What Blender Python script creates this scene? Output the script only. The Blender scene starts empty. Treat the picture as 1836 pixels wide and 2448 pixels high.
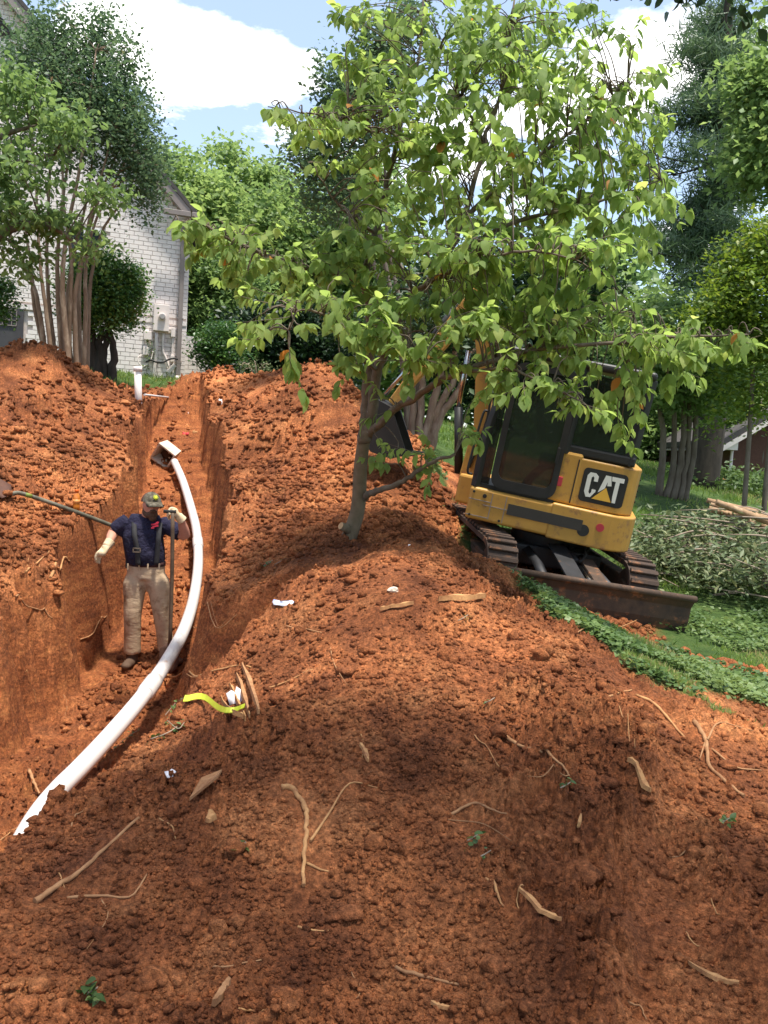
import bpy, bmesh, math, random
import numpy as np
from mathutils import Vector, Matrix
R = math.radians
rng = np.random.default_rng(7)
random.seed(7)
sc = bpy.context.scene
COL = sc.collection

# ------------------------------------------------------------------ camera
PITCH, ROLL, CAMZ, FPX = R(-4.3), R(3.4), 1.6, 1975.0
cd = bpy.data.cameras.new("camera"); cam = bpy.data.objects.new("camera", cd); COL.objects.link(cam)
cd.sensor_fit = 'VERTICAL'; cd.sensor_height = 24.0; cd.lens = 24.0 * FPX / 2448.0
cd.clip_start = 0.05; cd.clip_end = 2000
fw = np.array([0, math.cos(PITCH), math.sin(PITCH)]); r0 = np.array([1.0, 0, 0]); u0 = np.cross(r0, fw)
rt = r0 * math.cos(ROLL) + u0 * math.sin(ROLL); up = np.cross(rt, fw)
M = Matrix(((rt[0], up[0], -fw[0], 0), (rt[1], up[1], -fw[1], 0), (rt[2], up[2], -fw[2], CAMZ), (0, 0, 0, 1)))
cam.matrix_world = M
sc.camera = cam
sc.render.engine = 'CYCLES'
sc.cycles.use_denoising = True
sc.cycles.max_bounces = 6; sc.cycles.transparent_max_bounces = 8
sc.cycles.diffuse_bounces = 3; sc.cycles.glossy_bounces = 2; sc.cycles.transmission_bounces = 3

# ------------------------------------------------------------------ sky, sun, exposure
SUN_DIR = Vector((0.15, -0.15, 0.95)).normalized()          # towards the sun
sun_el = math.asin(SUN_DIR.z); sun_az = math.atan2(SUN_DIR.x, SUN_DIR.y)
w = bpy.data.worlds.new("World"); sc.world = w; w.use_nodes = True
nt = w.node_tree; nt.nodes.clear()
def nn(t, kind, **kw):
    n = t.nodes.new(kind)
    for k, v in kw.items(): setattr(n, k, v)
    return n
def lk(t, a, ao, b, bi): t.links.new(a.outputs[ao], b.inputs[bi])
sky = nn(nt, 'ShaderNodeTexSky', sky_type='NISHITA', sun_disc=False, sun_elevation=sun_el, sun_rotation=sun_az)
sky.air_density = 1.0; sky.dust_density = 1.2; sky.ozone_density = 1.0
tc = nn(nt, 'ShaderNodeTexCoord'); sp = nn(nt, 'ShaderNodeSeparateXYZ'); lk(nt, tc, 'Generated', sp, 0)
mz = nn(nt, 'ShaderNodeMath', operation='MAXIMUM'); mz.inputs[1].default_value = 0.06; lk(nt, sp, 'Z', mz, 0)
dx = nn(nt, 'ShaderNodeMath', operation='DIVIDE'); lk(nt, sp, 'X', dx, 0); lk(nt, mz, 0, dx, 1)
dy = nn(nt, 'ShaderNodeMath', operation='DIVIDE'); lk(nt, sp, 'Y', dy, 0); lk(nt, mz, 0, dy, 1)
cb = nn(nt, 'ShaderNodeCombineXYZ'); lk(nt, dx, 0, cb, 0); lk(nt, dy, 0, cb, 1)
CLOUD_OFF = (0.0, 0.0, 3.1)
mp = nn(nt, 'ShaderNodeMapping'); mp.inputs['Location'].default_value = CLOUD_OFF; lk(nt, cb, 0, mp, 0)
n1 = nn(nt, 'ShaderNodeTexNoise'); n1.inputs['Scale'].default_value = 1.5; n1.inputs['Detail'].default_value = 8; n1.inputs['Roughness'].default_value = 0.62
lk(nt, mp, 0, n1, 'Vector')
def sky_blob(px, py, r_in, r_out):
    """one cumulus at a bearing in the sky"""
    d = rt * (px - 918) / FPX - up * (py - 1224) / FPX + fw; d = d / np.linalg.norm(d)
    q = (d[0] / d[2], d[1] / d[2], 0.0)
    vm = nn(nt, 'ShaderNodeVectorMath', operation='DISTANCE'); lk(nt, cb, 0, vm, 0); vm.inputs[1].default_value = q
    mr = nn(nt, 'ShaderNodeMapRange'); mr.inputs[1].default_value = r_in; mr.inputs[2].default_value = r_out
    mr.inputs[3].default_value = 0.30; mr.inputs[4].default_value = 0.0; lk(nt, vm, 'Value', mr, 0)
    return mr
nz = nn(nt, 'ShaderNodeMath', operation='MULTIPLY_ADD'); lk(nt, n1, 0, nz, 0); nz.inputs[1].default_value = 1.7; nz.inputs[2].default_value = -0.35
prev = nz; po = 0
for b in ((470, 115, 0.10, 0.42), (330, 95, 0.05, 0.30), (600, 140, 0.02, 0.28), (1640, 130, 0.05, 0.4), (1230, 300, 0.1, 0.5)):
    m = sky_blob(*b); a = nn(nt, 'ShaderNodeMath', operation='ADD'); lk(nt, prev, po, a, 0); lk(nt, m, 0, a, 1); prev = a; po = 0
cr = nn(nt, 'ShaderNodeValToRGB'); lk(nt, prev, 0, cr, 0)
cr.color_ramp.elements[0].position = 0.62; cr.color_ramp.elements[1].position = 0.80
mx = nn(nt, 'ShaderNodeMix', data_type='RGBA'); lk(nt, cr, 0, mx, 0); lk(nt, sky, 0, mx, 6)
mx.inputs[7].default_value = (8.6, 8.4, 8.2, 1)
veil = nn(nt, 'ShaderNodeMix', data_type='RGBA'); veil.inputs[0].default_value = 0.20   # thin high haze over the whole sky
lk(nt, mx, 2, veil, 6); veil.inputs[7].default_value = (4.4, 4.7, 4.8, 1)
bg = nn(nt, 'ShaderNodeBackground'); bg.inputs['Strength'].default_value = 0.115; lk(nt, veil, 2, bg, 'Color')
ow = nn(nt, 'ShaderNodeOutputWorld'); lk(nt, bg, 0, ow, 0)
ld = bpy.data.lights.new("sun", 'SUN'); ld.energy = 3.1; ld.angle = R(4); ld.color = (1.0, 0.95, 0.86)
sun = bpy.data.objects.new("sun", ld); COL.objects.link(sun); sun.rotation_euler = SUN_DIR.to_track_quat('Z', 'Y').to_euler(); sun.location = (0, 0, 30)
vs = sc.view_settings; vs.view_transform = 'Standard'; vs.look = 'None'; vs.gamma = 1; vs.use_curve_mapping = False
vs.exposure = 1.35

# ------------------------------------------------------------------ helpers
CAMP = np.array([0, 0, CAMZ])
def ray(px, py):
    px = np.asarray(px, float); py = np.asarray(py, float)
    d = ((px - 918) / FPX)[..., None] * rt - ((py - 1224) / FPX)[..., None] * up + fw
    return d
def at(px, py, Y):
    d = ray(px, py); return CAMP + d * (np.asarray(Y, float) / d[..., 1])[..., None]

def hash2(ix, iy, s):
    h = (ix.astype(np.int64) * 374761393 + iy.astype(np.int64) * 668265263 + s * 974711) & 0xffffffff
    h = ((h ^ (h >> 13)) * 1274126177) & 0xffffffff
    h = ((h ^ (h >> 16)) * 2246822519) & 0xffffffff
    return ((h ^ (h >> 15)) & 0xffffff) / float(0xffffff)
def vnoise(x, y, s=0):
    ix = np.floor(x); iy = np.floor(y); fx = x - ix; fy = y - iy
    fx = fx * fx * fx * (fx * (fx * 6 - 15) + 10); fy = fy * fy * fy * (fy * (fy * 6 - 15) + 10)
    a = hash2(ix, iy, s); b = hash2(ix + 1, iy, s); c = hash2(ix, iy + 1, s); d = hash2(ix + 1, iy + 1, s)
    return (a + (b - a) * fx) * (1 - fy) + (c + (d - c) * fx) * fy - 0.5
def fbm(x, y, s=0, o=4, g=0.5):
    t = 0; a = 1.0
    for i in range(o):
        t = t + a * vnoise(x * 2 ** i + 17.3 * i, y * 2 ** i - 9.1 * i, s + i); a *= g
    return t
def worley(x, y, s=0):
    ix = np.floor(x); iy = np.floor(y); best = np.full(np.shape(x), 9.0)
    for i in (-1, 0, 1):
        for j in (-1, 0, 1):
            cx = ix + i; cy = iy + j
            d = (cx + hash2(cx, cy, s) - x) ** 2 + (cy + hash2(cx, cy, s + 5) - y) ** 2
            best = np.minimum(best, d)
    return np.sqrt(best)
def sstep(a, b, x):
    t = np.clip((x - a) / (b - a), 0, 1); return t * t * (3 - 2 * t)

class MB:
    """collects shapes, links them as one mesh object"""
    def __init__(s): s.v = []; s.f = []; s.sm = []; s.mi = []
    def add(s, V, F, smooth=False, mi=0):
        n = len(s.v); s.v += [tuple(map(float, p)) for p in V]; s.f += [tuple(i + n for i in f) for f in F]
        s.sm += [smooth] * len(F); s.mi += [mi] * len(F); return s
    def box(s, c, d, rot=None, mi=0):
        c = np.array(c, float); h = np.array(d, float) / 2
        V = [np.array((x, y, z)) * h for x in (-1, 1) for y in (-1, 1) for z in (-1, 1)]
        if rot is not None: V = [np.array(rot @ Vector(p)) for p in V]
        V = [p + c for p in V]
        return s.add(V, [(0, 1, 3, 2), (4, 6, 7, 5), (0, 4, 5, 1), (2, 3, 7, 6), (0, 2, 6, 4), (1, 5, 7, 3)], False, mi)
    def tube(s, P, r, n=8, caps=True, smooth=True, mi=0, squash=None):
        P = np.array(P, float); k = len(P); r = np.full(k, r, float) if np.isscalar(r) else np.array(r, float)
        T = np.gradient(P, axis=0); T /= np.linalg.norm(T, axis=1)[:, None] + 1e-9
        ref = np.array([0, 0, 1.0]) if abs(T[0][2]) < 0.8 else np.array([1.0, 0, 0])
        V = []; a = None
        for i in range(k):
            a = np.cross(ref if a is None else np.cross(T[i], a), T[i]) if a is None else a - T[i] * np.dot(a, T[i])
            a = a / (np.linalg.norm(a) + 1e-9); b = np.cross(T[i], a)
            for j in range(n):
                t = 2 * math.pi * j / n
                V.append(P[i] + (a * math.cos(t) + b * math.sin(t) * (squash or 1)) * r[i])
        F = [(i * n + j, i * n + (j + 1) % n, (i + 1) * n + (j + 1) % n, (i + 1) * n + j) for i in range(k - 1) for j in range(n)]
        s.add(V, F, smooth, mi)
        if caps:
            m = len(s.v) - k * n
            s.f += [tuple(m + j for j in reversed(range(n))), tuple(m + (k - 1) * n + j for j in range(n))]; s.sm += [False] * 2; s.mi += [mi] * 2
        return s
    def prism(s, poly, y0, y1, mi=0, axes=(0, 2, 1)):
        """polygon in the plane axes[0],axes[1] extruded along axes[2]"""
        n = len(poly); V = []
        for yy in (y0, y1):
            for p in poly:
                q = [0, 0, 0]; q[axes[0]] = p[0]; q[axes[1]] = p[1]; q[axes[2]] = yy; V.append(q)
        F = [tuple(range(n)), tuple(reversed(range(n, 2 * n)))] + [(i, i + n, (i + 1) % n + n, (i + 1) % n) for i in range(n)]
        return s.add(V, F, False, mi)
    def build(s, name, mat, parent=None, bevel=0, world=False, seg=2):
        V = np.array(s.v)
        if world and parent is not None: V = V - np.array(parent.location)
        me = bpy.data.meshes.new(name); me.from_pydata(V.tolist(), [], s.f)
        mats = mat if isinstance(mat, (list, tuple)) else [mat]
        for m in mats: me.materials.append(m)
        me.polygons.foreach_set('use_smooth', s.sm); me.polygons.foreach_set('material_index', s.mi)
        bm = bmesh.new(); bm.from_mesh(me); bmesh.ops.recalc_face_normals(bm, faces=bm.faces); bm.to_mesh(me); bm.free()
        o = bpy.data.objects.new(name, me); COL.objects.link(o)
        if parent is not None: o.parent = parent
        if bevel:
            md = o.modifiers.new('b', 'BEVEL'); md.width = bevel; md.segments = seg; md.limit_method = 'ANGLE'; md.harden_normals = False
        return o
def tag(o, label=None, cat=None, group=None, kind=None):
    if label: o['label'] = label
    if cat: o['category'] = cat
    if group: o['group'] = group
    if kind: o['kind'] = kind
    return o
def thing(name, label, cat, loc=(0, 0, 0), group=None, matrix=None):
    o = bpy.data.objects.new(name, None); COL.objects.link(o); o.empty_display_size = 0.1
    if matrix is not None: o.matrix_world = matrix
    else: o.location = tuple(map(float, loc))
    return tag(o, label, cat, group)
def npmesh(name, V, F, mat, parent=None, smooth=True, attrs=None, world=True):
    """F: array (m,3) or (m,4)"""
    V = np.asarray(V, np.float32)
    if parent is not None and world: V = V - np.array(parent.location, np.float32)
    me = bpy.data.meshes.new(name); F = np.asarray(F, np.int32); m, k = F.shape
    me.vertices.add(len(V)); me.vertices.foreach_set('co', V.ravel())
    me.loops.add(m * k); me.loops.foreach_set('vertex_index', F.ravel())
    me.polygons.add(m); me.polygons.foreach_set('loop_start', np.arange(0, m * k, k, dtype=np.int32))
    me.polygons.foreach_set('loop_total', np.full(m, k, np.int32))
    me.polygons.foreach_set('use_smooth', np.full(m, smooth))
    me.materials.append(mat)
    for an, dom, arr in (attrs or []):
        a = me.attributes.new(an, 'FLOAT', dom); a.data.foreach_set('value', np.asarray(arr, np.float32))
    me.update(calc_edges=True)
    o = bpy.data.objects.new(name, me); COL.objects.link(o)
    if parent is not None: o.parent = parent
    return o

# ------------------------------------------------------------------ materials
def newmat(name):
    m = bpy.data.materials.new(name); m.use_nodes = True; t = m.node_tree; t.nodes.clear()
    o = nn(t, 'ShaderNodeOutputMaterial'); p = nn(t, 'ShaderNodeBsdfPrincipled'); lk(t, p, 0, o, 0); return m, t, p, o
def noise(t, co, scale, detail=4, rough=0.55, socket='Object', stretch=None):
    n = nn(t, 'ShaderNodeTexNoise'); n.inputs['Scale'].default_value = scale; n.inputs['Detail'].default_value = detail; n.inputs['Roughness'].default_value = rough
    if stretch:
        m = nn(t, 'ShaderNodeMapping'); m.inputs['Scale'].default_value = stretch; lk(t, co, socket, m, 0); lk(t, m, 0, n, 'Vector')
    else: lk(t, co, socket, n, 'Vector')
    return n
def ramp(t, src, so, stops):
    c = nn(t, 'ShaderNodeValToRGB'); lk(t, src, so, c, 0); e = c.color_ramp.elements
    e[0].position, e[0].color = stops[0][0], (*stops[0][1], 1); e[1].position, e[1].color = stops[-1][0], (*stops[-1][1], 1)
    for p_, c_ in stops[1:-1]:
        k = e.new(p_); k.color = (*c_, 1)
    return c
def bump(t, p, src, so, strength, dist):
    b = nn(t, 'ShaderNodeBump'); b.inputs['Strength'].default_value = strength; b.inputs['Distance'].default_value = dist
    lk(t, src, so, b, 'Height'); lk(t, b, 0, p, 'Normal'); return b
def mk(name, c1, c2=None, scale=6, rough=0.8, metal=0, bs=None, bd=0.004, bstr=0.6, spec=0.3, c3=None, dirt=None, stretch=None):
    m, t, p, o = newmat(name); p.inputs['Roughness'].default_value = rough; p.inputs['Metallic'].default_value = metal
    p.inputs['Specular IOR Level'].default_value = spec
    co = nn(t, 'ShaderNodeTexCoord'); c2 = c2 or tuple(x * 0.75 for x in c1)
    n = noise(t, co, scale, 6, 0.6, stretch=stretch)
    st = [(0.3, c1), (0.68, c2)] if c3 is None else [(0.28, c1), (0.5, c2), (0.7, c3)]
    cr_ = ramp(t, n, 0, st); last = cr_; lo = 0
    if dirt:
        n2 = noise(t, co, dirt[1], 8, 0.7); r2 = ramp(t, n2, 0, [(dirt[2], (0, 0, 0)), (dirt[2] + 0.12, (1, 1, 1))])
        mixn = nn(t, 'ShaderNodeMix', data_type='RGBA'); lk(t, r2, 0, mixn, 0); lk(t, cr_, 0, mixn, 6); mixn.inputs[7].default_value = (*dirt[0], 1); last = mixn; lo = 2
    lk(t, last, lo, p, 'Base Color')
    if bs:
        n3 = noise(t, co, bs, 5, 0.65, stretch=stretch); bump(t, p, n3, 0, bstr, bd)
    return m
def leafmat(name, stops, trans=0.35, rough=0.5, spec=0.35):
    m, t, p, o = newmat(name); a = nn(t, 'ShaderNodeAttribute', attribute_name='rnd')
    c = ramp(t, a, 'Fac', stops); lk(t, c, 0, p, 'Base Color'); p.inputs['Roughness'].default_value = rough
    p.inputs['Specular IOR Level'].default_value = spec
    tr = nn(t, 'ShaderNodeBsdfTranslucent'); hs = nn(t, 'ShaderNodeHueSaturation'); hs.inputs['Value'].default_value = 1.7; hs.inputs['Hue'].default_value = 0.485
    hs.inputs['Saturation'].default_value = 1.05
    lk(t, c, 0, hs, 'Color'); lk(t, hs, 0, tr, 'Color')
    ms = nn(t, 'ShaderNodeMixShader'); ms.inputs[0].default_value = trans; lk(t, p, 0, ms, 1); lk(t, tr, 0, ms, 2); lk(t, ms, 0, o, 0)
    return m
L = {}
L['dogwood'] = leafmat('dogwood_leaf', [(0, (0.115, 0.185, 0.05)), (0.45, (0.18, 0.27, 0.07)), (0.85, (0.26, 0.355, 0.095)), (0.97, (0.36, 0.39, 0.12)), (1, (0.42, 0.2, 0.05))], 0.58, 0.6, 0.2)
L['myrtle'] = leafmat('myrtle_leaf', [(0, (0.06, 0.10, 0.05)), (0.6, (0.095, 0.16, 0.075)), (0.93, (0.14, 0.21, 0.095)), (1, (0.28, 0.17, 0.11))], 0.35)
L['holly'] = leafmat('holly_leaf', [(0, (0.02, 0.06, 0.016)), (0.5, (0.05, 0.12, 0.028)), (1, (0.17, 0.28, 0.06))], 0.25, 0.35)
L['wood'] = leafmat('wood_leaf', [(0, (0.085, 0.145, 0.045)), (0.6, (0.15, 0.235, 0.075)), (1, (0.23, 0.315, 0.105))], 0.48)  # tones lightened: haze over the far trees is put into the colour
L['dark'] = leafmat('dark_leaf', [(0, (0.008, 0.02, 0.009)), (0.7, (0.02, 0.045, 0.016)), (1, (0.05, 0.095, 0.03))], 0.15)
L['pine'] = leafmat('pine_needle', [(0, (0.04, 0.075, 0.036)), (0.7, (0.085, 0.14, 0.065)), (1, (0.13, 0.19, 0.085))], 0.3)
L['bright'] = leafmat('bright_leaf', [(0, (0.07, 0.13, 0.02)), (0.6, (0.14, 0.21, 0.03)), (1, (0.26, 0.27, 0.05))], 0.4)
L['grass'] = leafmat('grass_blade', [(0, (0.08, 0.145, 0.03)), (0.55, (0.15, 0.235, 0.05)), (0.9, (0.22, 0.29, 0.08)), (1, (0.34, 0.30, 0.13))], 0.42)
L['clover'] = leafmat('clover_leaf', [(0, (0.045, 0.085, 0.022)), (0.6, (0.085, 0.145, 0.04)), (1, (0.16, 0.225, 0.07))], 0.3)
L['brush'] = leafmat('wilted_leaf', [(0, (0.05, 0.075, 0.03)), (0.6, (0.13, 0.17, 0.075)), (0.9, (0.26, 0.27, 0.14)), (1, (0.4, 0.36, 0.14))], 0.25)
T = {}
T['bark'] = mk('bark', (0.10, 0.075, 0.055), (0.19, 0.155, 0.12), 9, 0.9, bs=26, bd=0.012, stretch=(1, 1, 0.35))
T['dogbark'] = mk('dogwood_bark', (0.09, 0.068, 0.048), (0.17, 0.135, 0.098), 14, 0.9, bs=60, bd=0.006, dirt=((0.30, 0.31, 0.27), 22, 0.60))
T['mossbark'] = mk('mossy_bark', (0.11, 0.085, 0.05), (0.18, 0.135, 0.085), 14, 0.9, bs=60, bd=0.006, dirt=((0.34, 0.34, 0.29), 25, 0.68))
T['myrtlebark'] = mk('myrtle_bark', (0.30, 0.21, 0.14), (0.19, 0.125, 0.08), 7, 0.75, bs=20, bd=0.004, stretch=(1, 1, 0.3), c3=(0.40, 0.31, 0.22))
T['darkbark'] = mk('dark_bark', (0.035, 0.028, 0.022), (0.07, 0.055, 0.042), 9, 0.95, bs=20, bd=0.02, stretch=(1, 1, 0.3))
T['cut'] = mk('cut_wood', (0.55, 0.36, 0.19), (0.42, 0.24, 0.11), 30, 0.8)
T['root'] = mk('root_skin', (0.42, 0.22, 0.10), (0.26, 0.12, 0.05), 18, 0.85, bs=70, bd=0.003, dirt=((0.62, 0.42, 0.22), 16, 0.62))
T['rootpale'] = mk('pale_root', (0.52, 0.28, 0.11), (0.32, 0.145, 0.058), 22, 0.85, bs=80, bd=0.002, dirt=((0.25, 0.10, 0.045), 26, 0.55))
T['pvc'] = mk('white_pipe', (0.62, 0.59, 0.57), (0.56, 0.52, 0.49), 3, 0.42, spec=0.5, dirt=((0.46, 0.27, 0.16), 6, 0.60))
T['conc'] = mk('pale_concrete', (0.66, 0.56, 0.45), (0.52, 0.42, 0.32), 9, 0.9, bs=60, bd=0.004, dirt=((0.33, 0.16, 0.08), 8, 0.6))
T['brickw'] = mk('white_painted_brick', (0.84, 0.765, 0.72), (0.77, 0.69, 0.645), 2.2, 0.85, bs=45, bd=0.006, bstr=0.5, dirt=((0.52, 0.44, 0.38), 9, 0.66))
T['joint'] = mk('painted_mortar', (0.64, 0.56, 0.52), (0.54, 0.46, 0.43), 12, 0.95)
T['paint'] = mk('cream_painted_metal', (0.78, 0.69, 0.63), (0.70, 0.61, 0.56), 4, 0.55, dirt=((0.45, 0.36, 0.29), 9, 0.7))
T['trim'] = mk('taupe_trim', (0.27, 0.225, 0.205), (0.22, 0.185, 0.17), 4, 0.5)
T['dark'] = mk('dark_grey_paint', (0.075, 0.07, 0.075), (0.055, 0.05, 0.055), 5, 0.55)
T['shingle'] = mk('roof_shingle', (0.06, 0.055, 0.055), (0.09, 0.08, 0.075), 20, 0.95, bs=60, bd=0.01)
T['glass'] = mk('window_glass', (0.05, 0.06, 0.065), (0.04, 0.045, 0.05), 3, 0.05, spec=0.8)
T['white'] = mk('white_paint', (0.78, 0.76, 0.74), (0.72, 0.70, 0.68), 5, 0.5)
T['rubber'] = mk('black_rubber', (0.018, 0.017, 0.016), (0.03, 0.027, 0.024), 12, 0.75)
T['redbrick'] = mk('dark_red_brick', (0.12, 0.055, 0.04), (0.085, 0.04, 0.03), 16, 0.9, bs=40, bd=0.006)
T['log'] = mk('cut_pole', (0.42, 0.27, 0.15), (0.27, 0.165, 0.09), 6, 0.85, bs=25, bd=0.004, c3=(0.55, 0.40, 0.25))
T['twig'] = mk('dry_twig', (0.22, 0.16, 0.11), (0.32, 0.26, 0.2), 8, 0.9)

# ------------------------------------------------------------------ terrain heights
def base(x, y):
    ye = np.where(y < 25, y, 25 + (y - 25) * 0.2); ye = np.clip(ye, -12, 60)
    return -0.06 + 0.113 * ye - 0.16 * 14 * np.tanh(x / 14)
CP = [  # photograph point and distance of banks and heaps
 (0, 2448, 2.2), (300, 2448, 2.25), (918, 2448, 2.3), (1400, 2448, 2.3), (1836, 2448, 2.3), (918, 2000, 3.0), (930, 1700, 3.8), (950, 1365, 5.2), (1050, 1310, 5.8),
 (850, 1400, 5.1), (1060, 1318, 6.3), (1150, 1348, 6.05), (1180, 1390, 5.8), (1230, 1430, 5.6), (1310, 1478, 5.3), (1420, 1535, 5.0), (1500, 1597, 4.8), (1600, 1660, 4.55), (1720, 1730, 4.2), (1836, 1860, 3.8),
 (1300, 1600, 4.3), (1200, 1800, 3.6), (1500, 1850, 3.6), (1600, 2100, 3.0), (600, 2100, 2.85), (700, 1800, 3.5), (500, 1900, 3.3), (300, 2050, 3.0),
 (680, 1450, 5.3), (560, 1565, 5.2), (480, 1665, 4.7), (400, 1768, 4.3), (300, 1868, 3.95), (200, 1922, 3.65), (100, 1962, 3.45), (0, 2012, 3.2),
 (832, 1315, 7.0), (930, 1250, 7.3), (760, 1300, 6.9), (650, 1350, 6.8), (560, 1300, 8.3), (700, 1200, 8.9), (600, 1100, 11.3), (760, 1050, 11), (520, 1000, 13.2),
 (500, 908, 16), (560, 895, 15.2), (620, 900, 14.5), (690, 885, 13.8), (760, 892, 13), (810, 920, 12.6), (860, 975, 12), (930, 1040, 11), (980, 1110, 10), (1030, 1220, 8.8),
 (840, 1120, 9.6),
 (0, 862, 13), (60, 838, 13), (110, 830, 13), (150, 850, 13.2), (210, 900, 13.5), (280, 945, 14), (330, 965, 14.6), (100, 1000, 10.6), (200, 1100, 9.6), (250, 1150, 9.4), (290, 1050, 11.5), (100, 1200, 8.0),
 (0, 1100, 8.6), (230, 1250, 8.2), (0, 1250, 7.2), (100, 1400, 6.7), (0, 1400, 6.3), (200, 1470, 6.9), (0, 1500, 5.7), (100, 1480, 6.1),
 (430, 945, 16.6), (400, 912, 19.3), (300, 905, 18), (330, 935, 16.8), (520, 905, 18.6), (230, 890, 16.5)]
WP = [(3.5, 6), (3, 7.6), (2.2, 8.5), (1.1, 8.3), (1.9, 10), (3.5, 9), (2.6, 7), (1.0, 10.5), (1.6, 12), (0.6, 13.5), (3, 13), (6, 10), (6, 15), (3, 18), (0, 18), (-2, 21), (-5, 23), (-9, 19), (-9, 15), (8, 20), (3, 4), (4, 2), (5, 5),
      (0, 0), (-2, 0), (2, 0), (0, -4), (-5, -4), (5, -4), (-8, 0), (-9, 5), (-9, 10), (-6, 3), (9, 2), (12, 9), (-14, 12), (14, 20), (-14, 22), (0, 30), (-12, 30), (12, 30), (0, 1.2)]
_c = np.array([at(*p) for p in CP])
_xy = np.vstack([_c[:, :2], np.array(WP, float)])
_res = np.concatenate([_c[:, 2] - base(_c[:, 0], _c[:, 1]), np.zeros(len(WP))])
for i, p in enumerate(WP):                       # the digger's bench is a little below the even slope
    if p in ((2.2, 8.5), (1.1, 8.3), (1.9, 10), (3.5, 9), (2.6, 7), (3, 7.6)): _res[len(CP) + i] = -0.32
    if p in ((3.5, 6), (5, 5), (3, 4)): _res[len(CP) + i] = -0.15
_K = np.sqrt(((_xy[:, None] - _xy[None]) ** 2).sum(-1) + 0.09)
_w = np.linalg.solve(_K - 0.02 * np.eye(len(_K)), _res)
def rbf(x, y):
    s = np.zeros(np.shape(x))
    for (cx, cy), ww in zip(_xy, _w): s += ww * np.sqrt((x - cx) ** 2 + (y - cy) ** 2 + 0.09)
    far = np.clip((np.hypot(x, y - 9) - 18) / 10, 0, 1)
    return s * (1 - far)
TY = np.array([0.0, 3.5, 4.5, 6, 8, 10, 11.5, 13, 14.4, 15.4, 16.2])
TX = np.array([-1.95, -1.95, -1.98, -2.08, -2.22, -2.52, -2.92, -3.40, -3.72, -3.9, -4.0])
TZ = np.array([-0.4, -0.48, -0.56, -0.66, -0.77, -0.24, 0.44, 1.08, 1.78, 2.35, 2.95])
TW = np.array([0.36, 0.38, 0.40, 0.42, 0.44, 0.44, 0.45, 0.43, 0.36, 0.3, 0.22])
def trench(x, y):
    """floor height plus steep walls"""
    j = 0.16 * fbm(x * 0.9, y * 2.1, 31, 3) + 0.10 * fbm(x * 2.5, y * 6.5, 33, 3, .6)
    xc = np.interp(y, TY, TX); zf = np.interp(y, TY, TZ); hw = np.interp(y, TY, TW)
    dl = np.maximum(0, (xc - hw - .22 * np.exp(-((y - 7.75) / .5) ** 2)) - x + j * (1 - .75 * np.exp(-((y - 7.9) / .7) ** 2))); dr = np.maximum(0, x - (xc + hw + .10) + j * .7)
    sl = np.interp(y, [0, 5, 6.6, 8, 15], [2.2, 2.6, 4.5, 10, 9.0]); sr = np.interp(y, [0, 3.2, 4.3, 5.2, 6.2, 7.4, 15], [4.0, 3.6, 1.9, 1.3, 1.2, 9.0, 9.0])
    z = zf + dl * sl + dr * sr + np.where(y < 0, 9, 0) + np.where(y > 16.3, 9, 0)
    return z + 0.07 * fbm(x * 3, y * 3, 41, 4, .6)
DBY = np.array([-5, 2, 3.5, 4.5, 5, 5.6, 6.3, 7.5, 8.5, 10.5, 12, 13.5, 15, 16.5, 18, 19, 19.6])
DBX = np.array([4, 3.2, 2.5, 1.85, 1.55, 1.2, 1.05, 0.95, 0.8, 0.7, 0.55, 0.15, -0.6, -1.6, -2.8, -4.2, -7])
def dirtmask(x, y):
    n = 0.35 * fbm(x * 1.3, y * 1.3, 51, 4)
    right = sstep(0.12, -0.12, x - np.interp(y, DBY, DBX) + n + .35 * fbm(x * 3.3, y * 3.3, 58, 3))
    top = sstep(0.25, -0.25, y - 20.2 + n)
    backl = np.maximum(sstep(-5.1, -4.7, x + n), sstep(15.2, 14.6, y + n))
    m = right * top * backl * sstep(-9.5, -8.5, x + n)
    # bare patches in the lawn: under the digger, its track marks, the strip beyond the blade
    strip = np.exp(-(((y - 6.9) - 0.35 * (2.6 - x)) / 0.22) ** 2) * sstep(2.0, 2.5, x) * sstep(6.5, 4.5, x)
    tr2 = np.exp(-((x - 1.05 + 0.03 * (y - 9)) / 0.22) ** 2) * sstep(8, 9.5, y) * sstep(14, 12, y)
    under = np.exp(-(((x - 1.9) / 1.2) ** 2 + ((y - 8.2) / 1.7) ** 2) * 1.3) * 0.75
    low = np.exp(-(((x - 2.6) / 0.8) ** 2 + ((y - 4.8) / 0.9) ** 2)) * 0.75
    patch = np.clip(np.maximum(np.maximum(strip, tr2), np.maximum(under, low)) * 1.2 + n * 1.1, 0, 1)
    patch = sstep(0.35, 0.75, patch) * sstep(16, 13, y)
    return np.clip(np.maximum(m, patch), 0, 1), m
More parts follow.
